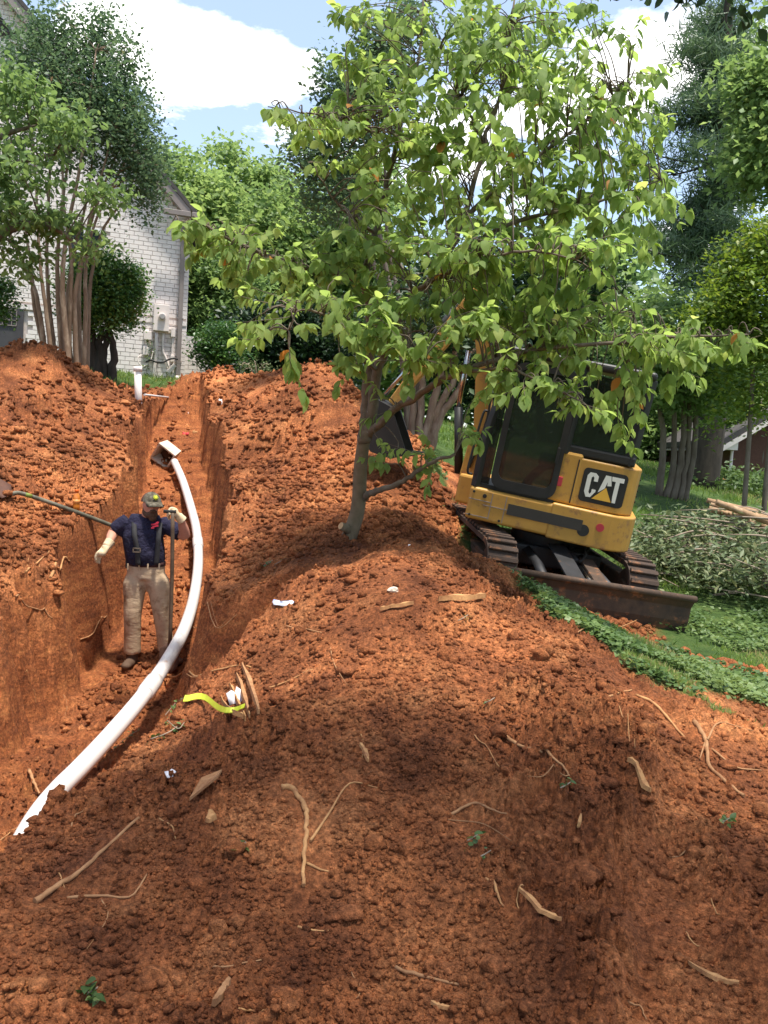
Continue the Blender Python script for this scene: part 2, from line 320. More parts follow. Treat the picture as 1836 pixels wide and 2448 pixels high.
def clumps(x, y, m):
    big = fbm(x * 0.9, y * 0.9, 3, 3)
    h = 0.13 * big + 0.055 * fbm(x * 3.1, y * 3.1, 9, 3, 0.5) + 0.007 * fbm(x * 15, y * 15, 12, 2, 0.6)
    rough = (0.55 + 1.1 * np.clip(fbm(x * 14, y * 14, 14, 3) + .4, 0, 1)) * (0.35 + 1.3 * sstep(-.3, .35, fbm(x * 1.1, y * 1.1, 18, 3)))
    for k, (s, amp) in enumerate(((0.23, 0.11), (0.11, 0.26), (0.052, 0.56), (0.027, 0.72))):
        wx = x + 0.9 * s * fbm(x / s * 1.5, y / s * 1.5, 70 + k, 2); wy = y + 0.9 * s * fbm(x / s * 1.5 + 40, y / s * 1.5, 80 + k, 2)
        d = worley(wx / s, wy / s, 20 + k)
        sel = sstep(-0.02 if k < 2 else -0.3, 0.28, fbm(x / s / 5, y / s / 5, 60 + k, 2) + (0.05 if k else -0.05))
        h = h + amp * s * sel * rough * (1 + (1.3 if k < 2 else 0) * sstep(5.5, 9, y)) * np.sqrt(np.clip(1 - (d / 0.72) ** 2, 0, 1)) * (0.35 + 0.9 * hash2(np.floor(wx / s), np.floor(wy / s), 5 + k))
    # pressed strip left by a crawler track on the outer foot of the heap
    dxl, dyl = .39, .92; s_ = (x - .95) * dxl + (y - 2.2) * dyl; l_ = (x - .95) * dyl - (y - 2.2) * dxl
    tm = sstep(.24, .15, np.abs(l_ + .04 * fbm(x * 3, y * 3, 4, 2))) * sstep(-.6, -.3, s_) * sstep(1.75, 1.3, s_) * sstep(-.25, .1, fbm(x * 2.2, y * 2.2, 6, 2) + .1)
    h = h * (1 - .75 * tm) + tm * (.011 * np.sin(s_ * 2 * math.pi / .085) - .02)
    return h * m
def H(x, y, full=True):
    x = np.asarray(x, float); y = np.asarray(y, float)
    s = base(x, y) + rbf(x, y)
    dm, m = dirtmask(x, y)
    lawn = 0.02 * fbm(x * 1.5, y * 1.5, 90, 3)
    pit = 0.75 * np.exp(-(((x + 4.75) / 0.75) ** 4 + ((y - 17.6) / 0.8) ** 4))
    s = s - pit
    t = trench(x, y); dug = sstep(0.0, 0.12, s - t) * sstep(0.3, 0.9, y)
    z = np.where(y > 0.3, np.minimum(s, t + (1 - sstep(0.3, 0.9, y)) * 3), s)
    if full:
        wall = np.where(dug > 0.5, np.where(t - np.interp(y, TY, TZ) < .2, np.where(y > 12.8, 1.3, .7), np.where((x > np.interp(y, TY, TX)) & (y < 7), .8, 1.4)), 1.0)
        z = z + clumps(x, y, np.maximum(m, dug) * wall + (1 - m) * (1 - dug) * dm * 0.25) + lawn * (1 - m)
    return z, dm, dug
def gz(x, y): return float(H(np.array([x]), np.array([y]))[0][0])
_t = np.concatenate([np.arange(1.6, 12, 0.01), np.arange(12, 40, 0.04)])
def hit(px, py):
    d = ray(px, py); P = CAMP[None] + d[None] * (_t / d[1])[:, None]
    below = P[:, 2] < H(P[:, 0], P[:, 1])[0]; i = int(np.argmax(below)) if below.any() else len(_t) - 1
    p = P[i].copy(); return p

# ------------------------------------------------------------------ ground material
def ground_material():
    m, t, p, o = newmat('red_clay_and_turf'); p.inputs['Roughness'].default_value = 0.95; p.inputs['Specular IOR Level'].default_value = 0.15
    g = nn(t, 'ShaderNodeNewGeometry'); S = 'Position'
    def N(sc_, d=5, r=0.6, st=None): return noise(t, g, sc_, d, r, S, st)
    big = N(0.55, 4); mid = N(3.2, 6, 0.65); fine = N(42, 6, 0.75); spk = N(120, 3, 0.6)
    c1 = ramp(t, big, 0, [(0.38, (0.25, 0.082, 0.034)), (0.50, (0.39, 0.13, 0.048)), (0.62, (0.54, 0.20, 0.074))])
    c2 = ramp(t, mid, 0, [(0.36, (0.155, 0.056, 0.027)), (0.52, (0.37, 0.13, 0.048)), (0.68, (0.62, 0.265, 0.105))])
    a = nn(t, 'ShaderNodeMix', data_type='RGBA'); a.inputs[0].default_value = 0.55; lk(t, c1, 0, a, 6); lk(t, c2, 0, a, 7)
    c3 = ramp(t, fine, 0, [(0.32, (0.34, 0.34, 0.36)), (0.5, (0.92, 0.92, 0.92)), (0.68, (1.85, 1.8, 1.75))])  # pale grains, and micro-shadow in the pits between crumbs put into the colour
    wet = N(1.15, 5, .6); wr = ramp(t, wet, 0, [(0.36, (0.58, 0.55, 0.56)), (0.5, (1.0, 1.0, 1.0)), (0.66, (1.3, 1.3, 1.28))])
    a2 = nn(t, 'ShaderNodeMix', data_type='RGBA', blend_type='MULTIPLY'); a2.inputs[0].default_value = 1; lk(t, a, 2, a2, 6); lk(t, wr, 0, a2, 7)
    b = nn(t, 'ShaderNodeMix', data_type='RGBA', blend_type='MULTIPLY'); b.inputs[0].default_value = 1; lk(t, a2, 2, b, 6); lk(t, c3, 0, b, 7)
    sp_ = ramp(t, spk, 0, [(0.70, (0, 0, 0)), (0.76, (1, 1, 1))])
    sm = nn(t, 'ShaderNodeMath', operation='MULTIPLY'); lk(t, sp_, 0, sm, 0); sm.inputs[1].default_value = 0.55
    c = nn(t, 'ShaderNodeMix', data_type='RGBA'); lk(t, sm, 0, c, 0); lk(t, b, 2, c, 6); c.inputs[7].default_value = (0.62, 0.38, 0.20, 1)
    # subsoil cut by the bucket: streaked, redder
    cut = nn(t, 'ShaderNodeAttribute', attribute_name='dug'); st = noise(t, g, 2.2, 6, 0.7, S, (1.6, 1.2, 5))
    cc = ramp(t, st, 0, [(0.34, (0.14, 0.044, 0.02)), (0.5, (0.32, 0.10, 0.035)), (0.66, (0.50, 0.19, 0.065))])
    cm = nn(t, 'ShaderNodeMix', data_type='RGBA'); cmf = nn(t, 'ShaderNodeMath', operation='MULTIPLY'); lk(t, cut, 'Fac', cmf, 0); cmf.inputs[1].default_value = 0.7
    cb2 = nn(t, 'ShaderNodeMix', data_type='RGBA', blend_type='MULTIPLY'); cb2.inputs[0].default_value = 0.8; lk(t, cc, 0, cb2, 6); lk(t, c3, 0, cb2, 7)
    lk(t, cmf, 0, cm, 0); lk(t, c, 2, cm, 6); lk(t, cb2, 2, cm, 7)
    gr = N(5, 6, 0.7); gc = ramp(t, gr, 0, [(0.35, (0.04, 0.075, 0.02)), (0.55, (0.075, 0.125, 0.03)), (0.72, (0.14, 0.15, 0.055))])
    dm = nn(t, 'ShaderNodeAttribute', attribute_name='dirt')
    f = nn(t, 'ShaderNodeMix', data_type='RGBA'); lk(t, dm, 'Fac', f, 0); lk(t, gc, 0, f, 6); lk(t, cm, 2, f, 7)
    lk(t, f, 2, p, 'Base Color')
    hb0 = nn(t, 'ShaderNodeMath', operation='ADD'); lk(t, fine, 0, hb0, 0); n9 = N(160, 4, 0.7); lk(t, n9, 0, hb0, 1)
    n10 = N(14, 5, .7); n11 = nn(t, 'ShaderNodeMath', operation='MULTIPLY'); lk(t, n10, 0, n11, 0); n11.inputs[1].default_value = 2.6; hb = nn(t, 'ShaderNodeMath', operation='ADD'); lk(t, hb0, 0, hb, 0); lk(t, n11, 0, hb, 1)
    bump(t, p, hb, 0, 1.0, 0.018)
    return m
GM = ground_material()

# ------------------------------------------------------------------ ground meshes (polar sheet, finer towards the camera)
ph = np.radians(np.concatenate([np.linspace(-75, -33, 50), np.linspace(-32, -27.2, 60), np.linspace(-27, 27, 800), np.linspace(27.2, 32, 60), np.linspace(33, 75, 50)]))
rr = np.concatenate([[0.5, 0.8, 1.0, 1.2, 1.4, 1.55], 1.65 * np.exp(np.arange(0, 336) * 0.0033), 5.0 * np.exp(np.arange(0, 250) * 0.006), 22.4 * np.exp(np.arange(1, 60) * 0.055)])
PH, RR = np.meshgrid(ph, rr, indexing='ij')
GX = RR * np.sin(PH); GY = RR * np.cos(PH); nph, nr = GX.shape
GZ, GD, GDUG = H(GX.ravel(), GY.ravel())
idx = np.arange(nph * nr).reshape(nph, nr)
Q = np.stack([idx[:-1, :-1], idx[1:, :-1], idx[1:, 1:], idx[:-1, 1:]], -1).reshape(-1, 4)
gx = GX.ravel(); gy = GY.ravel(); V = np.stack([gx, gy, GZ], 1)
qc = Q[:, 0]; fx = gx[qc]; fy = gy[qc]; xc = np.interp(fy, TY, TX)
_, fm = dirtmask(fx, fy)
inside = (fx > -8.5) & (fy > 1.0) & (fm > 0.5)
dug_f = GDUG[qc] > 0.5
reg = np.zeros(len(Q), int)
reg[inside & ~dug_f & (fx < xc) & (fy < 16)] = 1
near_split = 6.55 + 0.35 * fx + 0.5 * fbm(fx * 1.1, fy * 1.1, 77, 3)
reg[inside & ~dug_f & (fx >= xc) & (fy < near_split)] = 2
reg[inside & ~dug_f & (fx >= xc) & (fy >= near_split) & (fy < 16.3)] = 3
reg[dug_f & (fy > 1) & (fy < 16.4)] = 4
def piece(name, k, label=None, cat=None, kind=None):
    q = Q[reg == k]; u, inv = np.unique(q, return_inverse=True)
    o = npmesh(name, V[u], inv.reshape(q.shape), GM, None, True, [('dirt', 'POINT', np.where(GDUG[u] > .5, 1, GD[u])), ('dug', 'POINT', GDUG[u])])
    return tag(o, label, cat, kind=kind)
piece('ground', 0, kind='structure')
piece('dirt_mound', 1, 'red clay bank heaped between the trench and the white house', 'dirt mound')
piece('dirt_mound', 2, 'broad brown and orange clay heap strewn with roots and wood splinters', 'dirt mound')
piece('dirt_mound', 3, 'tall red clay ridge behind the dogwood trunk along the trench', 'dirt mound')
piece('trench', 4, kind='structure')
# the land around and behind the camera, out to the horizon
gxs = np.concatenate([-np.geomspace(600, 8, 40), np.linspace(-7, 7, 29), np.geomspace(8, 600, 40)])
X2, Y2 = np.meshgrid(gxs, gxs, indexing='ij'); x2 = X2.ravel(); y2 = Y2.ravel()
ang = np.abs(np.degrees(np.arctan2(x2, y2))); rad = np.hypot(x2, y2)
z2 = H(x2, y2, False)[0] - 3.2 * sstep(76, 66, ang) * sstep(0.4, 1.6, rad) - 0.03
i2 = np.arange(len(x2)).reshape(X2.shape); q2 = np.stack([i2[:-1, :-1], i2[1:, :-1], i2[1:, 1:], i2[:-1, 1:]], -1).reshape(-1, 4)
d2 = dirtmask(x2, y2)[0]
tag(npmesh('terrain', np.stack([x2, y2, z2], 1), q2, GM, None, True, [('dirt', 'POINT', d2 * (np.abs(x2) < 9) * (y2 > -6)), ('dug', 'POINT', d2 * 0)]), kind='structure')

# ------------------------------------------------------------------ loose clods and crumbs
def ico():
    bm = bmesh.new(); bmesh.ops.create_icosphere(bm, subdivisions=1, radius=1); v = np.array([list(x.co) for x in bm.verts]); f = np.array([[x.index for x in q.verts] for q in bm.faces]); bm.free(); return v, f
def ico2():
    bm = bmesh.new(); bmesh.ops.create_icosphere(bm, subdivisions=2, radius=1); v = np.array([list(x.co) for x in bm.verts]); f = np.array([[x.index for x in q.verts] for q in bm.faces]); bm.free(); return v, f
KEEP = [(672, 1886), (697, 1889), (725, 1927), (733, 1966), (730, 2000), (728, 2032), (727, 2065), (726, 2100), (725, 2130), (760, 2082), (786, 1949), (765, 1980), (836, 1875), (83, 2160), (120, 2135), (150, 2115), (185, 2092), (221, 2066), (260, 2030), (300, 1990), (1128, 1924), (1170, 1935), (1211, 1954), (1100, 1968), (1139, 1973), (1180, 1995), (1239, 2153), (1265, 2172), (1294, 2192), (1338, 2231), (1047, 1444), (1075, 1442), (1100, 1440), (1130, 1437), (1159, 1434), (908, 1465), (946, 1457), (988, 1450), (680, 1450), (660, 1452), (1521, 1663), (1550, 1683), (1582, 1705), (1610, 1740), (503, 1963), (310, 2151), (230, 2150), (500, 1694), (470, 1690), (540, 1702), (575, 1670), (585, 1700), (600, 1660), (610, 1690), (456, 1624), (508, 1603), (550, 1601), (490, 1900)]
KEEP = np.array([hit(*p)[:2] for p in KEEP])
def clod_field(name, n, smin, smax, power, tmpl, rlo, rhi, jit):
    r = np.exp(rng.uniform(math.log(rlo), math.log(rhi), n)); a = np.radians(rng.uniform(-27, 27, n))
    x = r * np.sin(a); y = r * np.cos(a); z, dm, dug = H(x, y)
    keep = (rng.random(n) < dm * np.where(dug > .5, 0.4 * (np.abs(x - np.interp(y, TY, TX)) < np.interp(y, TY, TW) * .8), 1.0)) & (fbm(x * 1.3, y * 1.3, 15, 3) + rng.normal(0, .15, n) > -0.26)
    dk = np.full(n, 9.0)
    for kx, ky in KEEP: dk = np.minimum(dk, (x - kx) ** 2 + ((y - ky) * .6) ** 2)
    keep &= dk > (.02 + 1.3 * min(smax, .04)) ** 2
    x, y, z, r = x[keep], y[keep], z[keep], r[keep]; n = len(x)
    s = smin * (1 - rng.random(n) * (1 - (smin / smax) ** power)) ** (-1 / power) * (0.6 + r / 7)
    s = np.minimum(s, smax)
    tv, tf = tmpl; k = len(tv)
    rad = 1 + jit * rng.normal(0, 1, (n, k)); sc3 = rng.uniform(0.65, 1.25, (n, 1, 3)); sc3[:, :, 2] *= 0.8
    P = tv[None] * rad[..., None] * sc3
    q = rng.uniform(0, 2 * math.pi, n); c, s_ = np.cos(q), np.sin(q)
    P = np.stack([P[..., 0] * c[:, None] - P[..., 1] * s_[:, None], P[..., 0] * s_[:, None] + P[..., 1] * c[:, None], P[..., 2]], -1)
    P = P * s[:, None, None] + np.stack([x, y, z + s * 0.25], 1)[:, None]
    F = (tf[None] + (np.arange(n) * k)[:, None, None]).reshape(-1, 3)
    return tag(npmesh(name, P.reshape(-1, 3), F, GM, None, True, [('dirt', 'POINT', np.ones(n * k)), ('dug', 'POINT', np.zeros(n * k))]), kind='stuff')
_i0 = (np.array([(1, 0, 0), (-1, 0, 0), (0, 1, 0), (0, -1, 0), (0, 0, 1), (0, 0, -1)], float), np.array([(0, 2, 4), (2, 1, 4), (1, 3, 4), (3, 0, 4), (2, 0, 5), (1, 2, 5), (3, 1, 5), (0, 3, 5)]))
clod_field('dirt_crumbs', 50000, 0.0042, 0.02, 1.7, ico(), 1.9, 10, 0.2)
clod_field('dirt_clods', 1900, 0.012, 0.042, 2.4, ico2(), 2.0, 16, 0.2)
clod_field('bank_clods', 19000, 0.010, 0.05, 2.0, ico(), 6.5, 17, 0.24)
clod_field('large_clods', 70, 0.024, 0.055, 2.2, ico2(), 2.1, 9, 0.2)

# ------------------------------------------------------------------ foliage
DIA = (np.array([(0, 0, 0), (0.5, -0.28, 0.05), (1, 0, -0.06), (0.5, 0.28, 0.05)]), np.array([(0, 1, 2), (0, 2, 3)]))
OVA = (np.array([(0, 0, 0), (.22, -.22, .05), (.22, 0, 0), (.22, .22, .05), (.5, -.29, .06), (.5, 0, 0), (.5, .29, .06), (.78, -.17, .0), (.78, 0, -.03), (.78, .17, .0), (1.02, 0, -.12)]),
       np.array([(0, 2, 1), (0, 3, 2), (1, 2, 5), (1, 5, 4), (2, 3, 6), (2, 6, 5), (4, 5, 8), (4, 8, 7), (5, 6, 9), (5, 9, 8), (7, 8, 10), (8, 9, 10)]))
NEE = (np.array([(0, -.03, 0), (0, .03, 0), (1, .015, 0), (1, -.015, 0)]), np.array([(0, 1, 2), (0, 2, 3)]))
BLD = (np.array([(0, -.045, 0), (0, .045, 0), (.6, .03, .02), (.6, -.03, .02), (1, 0, -.05)]), np.array([(0, 1, 2), (0, 2, 3), (3, 2, 4)]))
def frames(A, Nrm):
    A = A / (np.linalg.norm(A, axis=1)[:, None] + 1e-9); S = np.cross(Nrm, A); S /= np.linalg.norm(S, axis=1)[:, None] + 1e-9
    return A, S, np.cross(A, S)
def leafgeo(P, size, tmpl, A, Nrm):
    A, S, Nn = frames(A, Nrm); tv, tf = tmpl; k = len(tv); n = len(P); size = np.broadcast_to(size, (n,))
    V = P[:, None] + size[:, None, None] * (tv[None, :, 0:1] * A[:, None] + tv[None, :, 1:2] * S[:, None] + tv[None, :, 2:3] * Nn[:, None])
    return V.reshape(-1, 3), (tf[None] + (np.arange(n) * k)[:, None, None]).reshape(-1, 3), k
def rdir(n, droop=0.4, spread=0.5):
    a = rng.uniform(0, 2 * math.pi, n); A = np.stack([np.cos(a), np.sin(a), -droop + spread * rng.normal(0, 1, n)], 1); return A
def rnorm(n, up=1.0, j=0.6): return np.array([0, 0, up]) + j * rng.normal(0, 1, (n, 3))
def ell_points(E, k=1.0):
    """clump centres: ellipses seen in the photograph, each with its own distance and depth"""
    out = []
    for (cx, cy, rx, ry, Y, dY, n) in E:
        n = max(1, int(n * k)); a = rng.uniform(0, 2 * math.pi, n); q = np.sqrt(rng.random(n)) ; 
        dep = rng.uniform(-1, 1, n) * np.sqrt(np.maximum(0.05, 1 - q ** 2))
        out.append(at(cx + rx * q * np.cos(a), cy + ry * q * np.sin(a), Y + dY * dep))
    return np.vstack(out)
def foliage(name, mat, parent, C, per, cr, size, tmpl=DIA, droop=0.3, zs=0.6, up=1.0, bright=0.0, jit=0.6):
    n = len(C) * per; P = np.repeat(C, per, 0) + rng.normal(0, 1, (n, 3)) * np.array([cr, cr, cr * zs])
    sz = size * rng.uniform(0.6, 1.3, n); V, F, k = leafgeo(P, sz, tmpl, rdir(n, droop), rnorm(n, up, jit))
    cl = np.repeat(rng.uniform(0, 1, len(C)), per); r = np.clip(0.55 * rng.random(n) + 0.45 * cl + bright, 0, 1)
    o = npmesh(name, V, F, mat, parent, True, [('rnd', 'POINT', np.repeat(r, k))]); return o
def curve(pts, k=6, wob=0.0):
    """smooth line through points"""
    P = np.array(pts, float); n = len(P)
    if n == 2: t = np.linspace(0, 1, k + 1)[:, None]; Cc = P[0] * (1 - t) + P[1] * t
    else:
        out = []
        E = np.vstack([2 * P[0] - P[1], P, 2 * P[-1] - P[-2]])
        for i in range(n - 1):
            p0, p1, p2, p3 = E[i:i + 4]
            for t in np.linspace(0, 1, k, endpoint=False):
                out.append(0.5 * ((2 * p1) + (-p0 + p2) * t + (2 * p0 - 5 * p1 + 4 * p2 - p3) * t * t + (-p0 + 3 * p1 - 3 * p2 + p3) * t ** 3))
        out.append(P[-1]); Cc = np.array(out)
    if wob: Cc[1:-1] += rng.normal(0, wob, Cc[1:-1].shape)
    return Cc
def limb(mb, pts, r0, r1, n=8, k=5, wob=0.0):
    c = curve(pts, k, wob); mb.tube(c, np.linspace(r0, r1, len(c)), n); return c
def ground_at(px, Y):
    p = at(px, 1000, Y); return np.array([p[0], p[1], gz(p[0], p[1])])
def tree(name, label, cat, Y, stems, E, mat, bark, per, cr, size, r0, r1, tmpl=DIA, droop=0.3, zs=0.6, group=None, branches=14, bright=0.0, up=1.0, jit=0.6, each=False):
    """stems: list of photograph polylines (px,py[,Y]); first point is planted on the ground"""
    g0 = ground_at(stems[0][0][0], stems[0][0][2] if len(stems[0][0]) > 2 else Y)
    root = thing(name, label, cat, g0, group); C = ell_points(E); allc = []
    mb = MB()
    for s in stems:
        pts = [at(p[0], p[1], p[2] if len(p) > 2 else Y) for p in s]
        g = ground_at(s[0][0], s[0][2] if len(s[0]) > 2 else Y); pts[0] = g - np.array([0, 0, 0.1])
        m = MB() if each else mb
        allc.append(limb(m, pts, r0 * random.uniform(.8, 1.15), r1, 8, 5, r1 * 0.25))
        if each: m.build('stem', bark, root, world=True)
    up_c = np.vstack([c[len(c) // 2:] for c in allc])
    for i in rng.choice(len(C), min(branches, len(C)), replace=False):
        d = np.linalg.norm(up_c - C[i], axis=1) + 0.6 * np.maximum(0, up_c[:, 2] - C[i][2]); j = int(np.argmin(d)); a = up_c[j]; mid = (a + C[i]) / 2 + np.array([0, 0, 0.08 * d[j]])
        limb(mb, [a, mid, C[i]], max(r1 * 0.8, 0.012), max(r1 * .25, 0.005), 5, 4)
    if mb.v:
        o_ = mb.build('branches' if each else 'trunk', bark, root, world=True)
        if each: o_['kind'] = 'stuff'
    foliage('crown', mat, root, C, per, cr, size, tmpl, droop, zs, up, bright, jit)['kind'] = 'stuff'
    return root

# ---- far wood as one mass, then the trees that can be told apart
def far_wood():
    mb = MB(); n = 70
    C = ell_points([(1150, 900, 900, 130, 62, 8, 520), (1600, 980, 400, 140, 58, 6, 260), (700, 800, 420, 170, 60, 8, 300), (1250, 700, 350, 160, 66, 8, 160)])
    foliage('woods', L['wood'], None, C, 22, 1.5, 0.95, droop=0.2, zs=0.9)['kind'] = 'stuff'
far_wood()
G_BT = 'trees beyond the lawn'
tree('broadleaf_tree', 'pale green rounded tree rising behind the roof of the white house', 'tree', 31, [[(440, 900), (440, 650), (435, 480)]],
     [(430, 440, 70, 75, 31, 2, 42), (400, 520, 60, 70, 31, 2, 30), (500, 500, 55, 80, 31, 2, 34), (460, 600, 70, 120, 31, 2, 30)], L['wood'], T['bark'], 90, 0.42, 0.24, 0.22, 0.06, bright=0.25, group=G_BT)
tree('poplar_tree', 'slim spiky topped tree against the sky beside the rounded tree', 'tree', 36, [[(620, 900), (620, 650), (625, 460)]],
     [(545, 400, 22, 50, 36, 1.2, 14), (632, 420, 32, 50, 36, 1.2, 20), (600, 500, 70, 60, 36, 1.5, 40), (665, 470, 30, 60, 36, 1.2, 18), (600, 600, 90, 70, 36, 2, 40)], L['wood'], T['bark'], 80, 0.45, 0.26, 0.2, 0.05, bright=0.15, group=G_BT)
tree('hedgerow_tree', 'bushy mid green tree standing against the corner of the white house', 'tree', 25, [[(500, 900), (505, 780), (500, 640)]],
     [(505, 620, 55, 60, 25, 1.2, 26), (480, 720, 40, 100, 25, 1.2, 30), (560, 700, 80, 90, 25, 1.5, 46), (540, 800, 90, 60, 25, 1.5, 36)], L['wood'], T['bark'], 90, 0.33, 0.17, 0.14, 0.04, group=G_BT)
tree('spreading_tree', 'wide dense tree mass behind the long arm of the dogwood', 'tree', 33, [[(760, 900), (765, 700), (760, 560)], [(690, 900), (680, 700), (640, 560)]],
     [(740, 520, 120, 110, 33, 2, 70), (660, 620, 110, 80, 33, 2, 50), (800, 660, 140, 120, 33, 2, 70), (880, 520, 90, 150, 33, 2, 50)], L['wood'], T['bark'], 85, 0.5, 0.26, 0.25, 0.06, bright=0.1, group=G_BT)
tree('understorey_tree', 'shaded tree at the wood edge behind the digger cab', 'tree', 30, [[(1180, 1000), (1185, 850), (1180, 700)], [(1300, 1020), (1290, 860), (1300, 720)]],
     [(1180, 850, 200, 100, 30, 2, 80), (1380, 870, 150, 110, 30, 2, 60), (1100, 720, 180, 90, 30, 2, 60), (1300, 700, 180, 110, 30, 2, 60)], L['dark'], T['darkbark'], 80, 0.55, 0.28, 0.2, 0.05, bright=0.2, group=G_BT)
tree('roadside_tree', 'leafy tree with light gaps behind the pole trunks on the lawn', 'tree', 34, [[(1560, 1080), (1565, 950), (1560, 800)], [(1500, 1080), (1495, 960), (1510, 830)]],
     [(1540, 960, 110, 90, 34, 2, 60), (1640, 900, 120, 80, 34, 2, 40), (1590, 1050, 140, 60, 34, 2, 50), (1480, 860, 100, 90, 34, 2, 36)], L['wood'], T['darkbark'], 80, 0.5, 0.26, 0.22, 0.06, bright=-0.02, group=G_BT)
# tall pine
def pine():
    g = ground_at(1690, 21); root = thing('pine_tree', 'tall dark pine with feathery blue green boughs and thick dark trunk', 'tree', g)
    mb = MB(); tr = limb(mb, [g - np.array([0, 0, .1]), at(1700, 1000, 21), at(1712, 800, 21), at(1725, 500, 21), at(1735, 150, 21), at(1745, -60, 21)], 0.42, 0.08, 10, 6)
    C = []
    for i in range(64):
        t = rng.uniform(0.02, 1); py = 40 + 660 * (1 - t) ** 1.0 * 1.0 + 0 * t; py = 60 + 640 * rng.random()
        wid = 60 + 150 * sstep(40, 420, py); px = 1722 + rng.uniform(-1, 1) * wid; Yb = 21 + rng.uniform(-2.6, 2.6)
        tip = at(px, py, Yb); j = int(np.argmin(np.abs(tr[:, 2] - tip[2] - 0.2))); a = tr[j]
        limb(mb, [a, (a + tip) / 2 + np.array([0, 0, -.15]), tip], 0.035, 0.01, 5, 4)
        for q in np.linspace(0.35, 1.05, 5): C.append(a + (tip - a) * q + rng.normal(0, .14, 3))
    mb.build('trunk', T['darkbark'], root, world=True); C = np.array(C)
    n = len(C) * 95; P = np.repeat(C, 95, 0) + rng.normal(0, 1, (n, 3)) * np.array([.26, .26, .11])
    A = rng.normal(0, 1, (n, 3)) + np.array([0, 0, .5]); V, F, k = leafgeo(P, 0.24 * rng.uniform(.6, 1.2, n), (np.array([(0, -.07, 0), (0, .07, 0), (1, .03, 0), (1, -.03, 0)]), NEE[1]), A, rnorm(n, .6, 1))
    r = np.clip(.5 * rng.random(n) + .5 * np.repeat(rng.random(len(C)), 95), 0, 1)
    tag(npmesh('crown', V, F, L['pine'], root, True, [('rnd', 'POINT', np.repeat(r, k))]), kind='stuff')
pine()
tree('maple_tree', 'fresh green broad leaved tree in front of the tall pine', 'tree', 15.5, [[(1960, 1150), (1950, 800), (1930, 500), (1880, 300)]],
     [(1825, 230, 60, 90, 15.5, 1, 40), (1800, 380, 50, 70, 15.5, 1, 34), (1850, 330, 60, 140, 15.5, 1, 46), (1900, 250, 90, 260, 15.5, 1.2, 60)], L['wood'], T['darkbark'], 60, 0.26, 0.15, 0.2, 0.05, bright=0.05)
tree('golden_shrub', 'tall yellow green shrub glowing beside the lawn trunks', 'shrub', 14, [[(1800, 1110), (1800, 900), (1795, 760)], [(1850, 1110), (1850, 880), (1850, 700)]],
     [(1840, 590, 40, 50, 14, .8, 26), (1800, 660, 70, 50, 14, .9, 44), (1745, 730, 70, 40, 14, .9, 36), (1680, 770, 50, 26, 14, .8, 16), (1870, 720, 90, 130, 14, .9, 50), (1800, 780, 90, 60, 14, .9, 40), (1740, 660, 12, 40, 14, .3, 6), (1775, 600, 10, 36, 14, .3, 5), (1800, 890, 110, 70, 14.2, .9, 40), (1760, 980, 90, 50, 14.4, .8, 16)], L['bright'], T['bark'], 52, 0.17, 0.10, 0.06, 0.02, bright=-0.1, zs=1.1, droop=0)
tree('lawn_sapling', 'dim leafy tree crown over the cluster of pale pole trunks', 'tree', 17, [[(1605, 1170), (1612, 1090), (1605, 900)], [(1622, 1178), (1632, 1080), (1630, 900)], [(1640, 1180), (1645, 1080), (1650, 900)], [(1655, 1178), (1660, 1060), (1668, 900)], [(1590, 1165), (1585, 1060), (1570, 900)]],
     [(1620, 800, 170, 90, 17, 1.5, 70), (1640, 920, 130, 60, 17, 1.5, 50), (1560, 870, 90, 70, 17, 1.4, 34), (1720, 870, 80, 50, 17, 1.4, 30)], L['wood'], T['bark'], 60, 0.27, 0.15, 0.085, 0.045, bright=-0.15, each=True)
tree('corner_bush', 'leafy bush growing beside the dark brick house', 'bush', 25, [[(1830, 1130), (1825, 1050), (1815, 990)]],
     [(1800, 1010, 70, 50, 26.5, 1, 40), (1840, 940, 70, 50, 26.5, 1, 34)], L['wood'], T['bark'], 70, 0.3, 0.18, 0.07, 0.03, bright=0.05)
# clipped and dark shrubs by the house
tree('dark_evergreen', 'big dark evergreen thicket behind the red dirt ridge', 'evergreen', 21.5, [[(620, 890), (620, 830), (615, 770)], [(680, 890), (690, 820), (690, 760)]],
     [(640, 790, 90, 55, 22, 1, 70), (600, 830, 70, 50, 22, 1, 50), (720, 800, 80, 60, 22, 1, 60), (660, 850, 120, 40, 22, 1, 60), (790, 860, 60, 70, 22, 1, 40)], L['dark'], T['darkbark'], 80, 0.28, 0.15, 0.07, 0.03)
tree('holly_bush', 'glossy dark bush beside the low white brick wall', 'bush', 19.6, [[(520, 905), (518, 870), (505, 830)], [(540, 905), (545, 870), (555, 830)], [(530, 905), (530, 860), (530, 820)]],
     [(525, 815, 52, 40, 19.6, .6, 60), (545, 850, 45, 35, 19.6, .6, 40), (505, 850, 35, 30, 19.6, .5, 26)], L['holly'], T['darkbark'], 60, 0.16, 0.085, 0.05, 0.02, bright=-.15)
tree('twiggy_shrub', 'sparse pale twiggy shrub at the foot of the dark evergreen', 'shrub', 18.6, [[(610, 905), (600, 880), (580, 865)], [(615, 905), (625, 880), (640, 868)], [(612, 905), (612, 880), (608, 862)]],
     [(612, 875, 36, 14, 18.6, .4, 22)], L['brush'], T['twig'], 14, 0.12, 0.06, 0.02, 0.008)
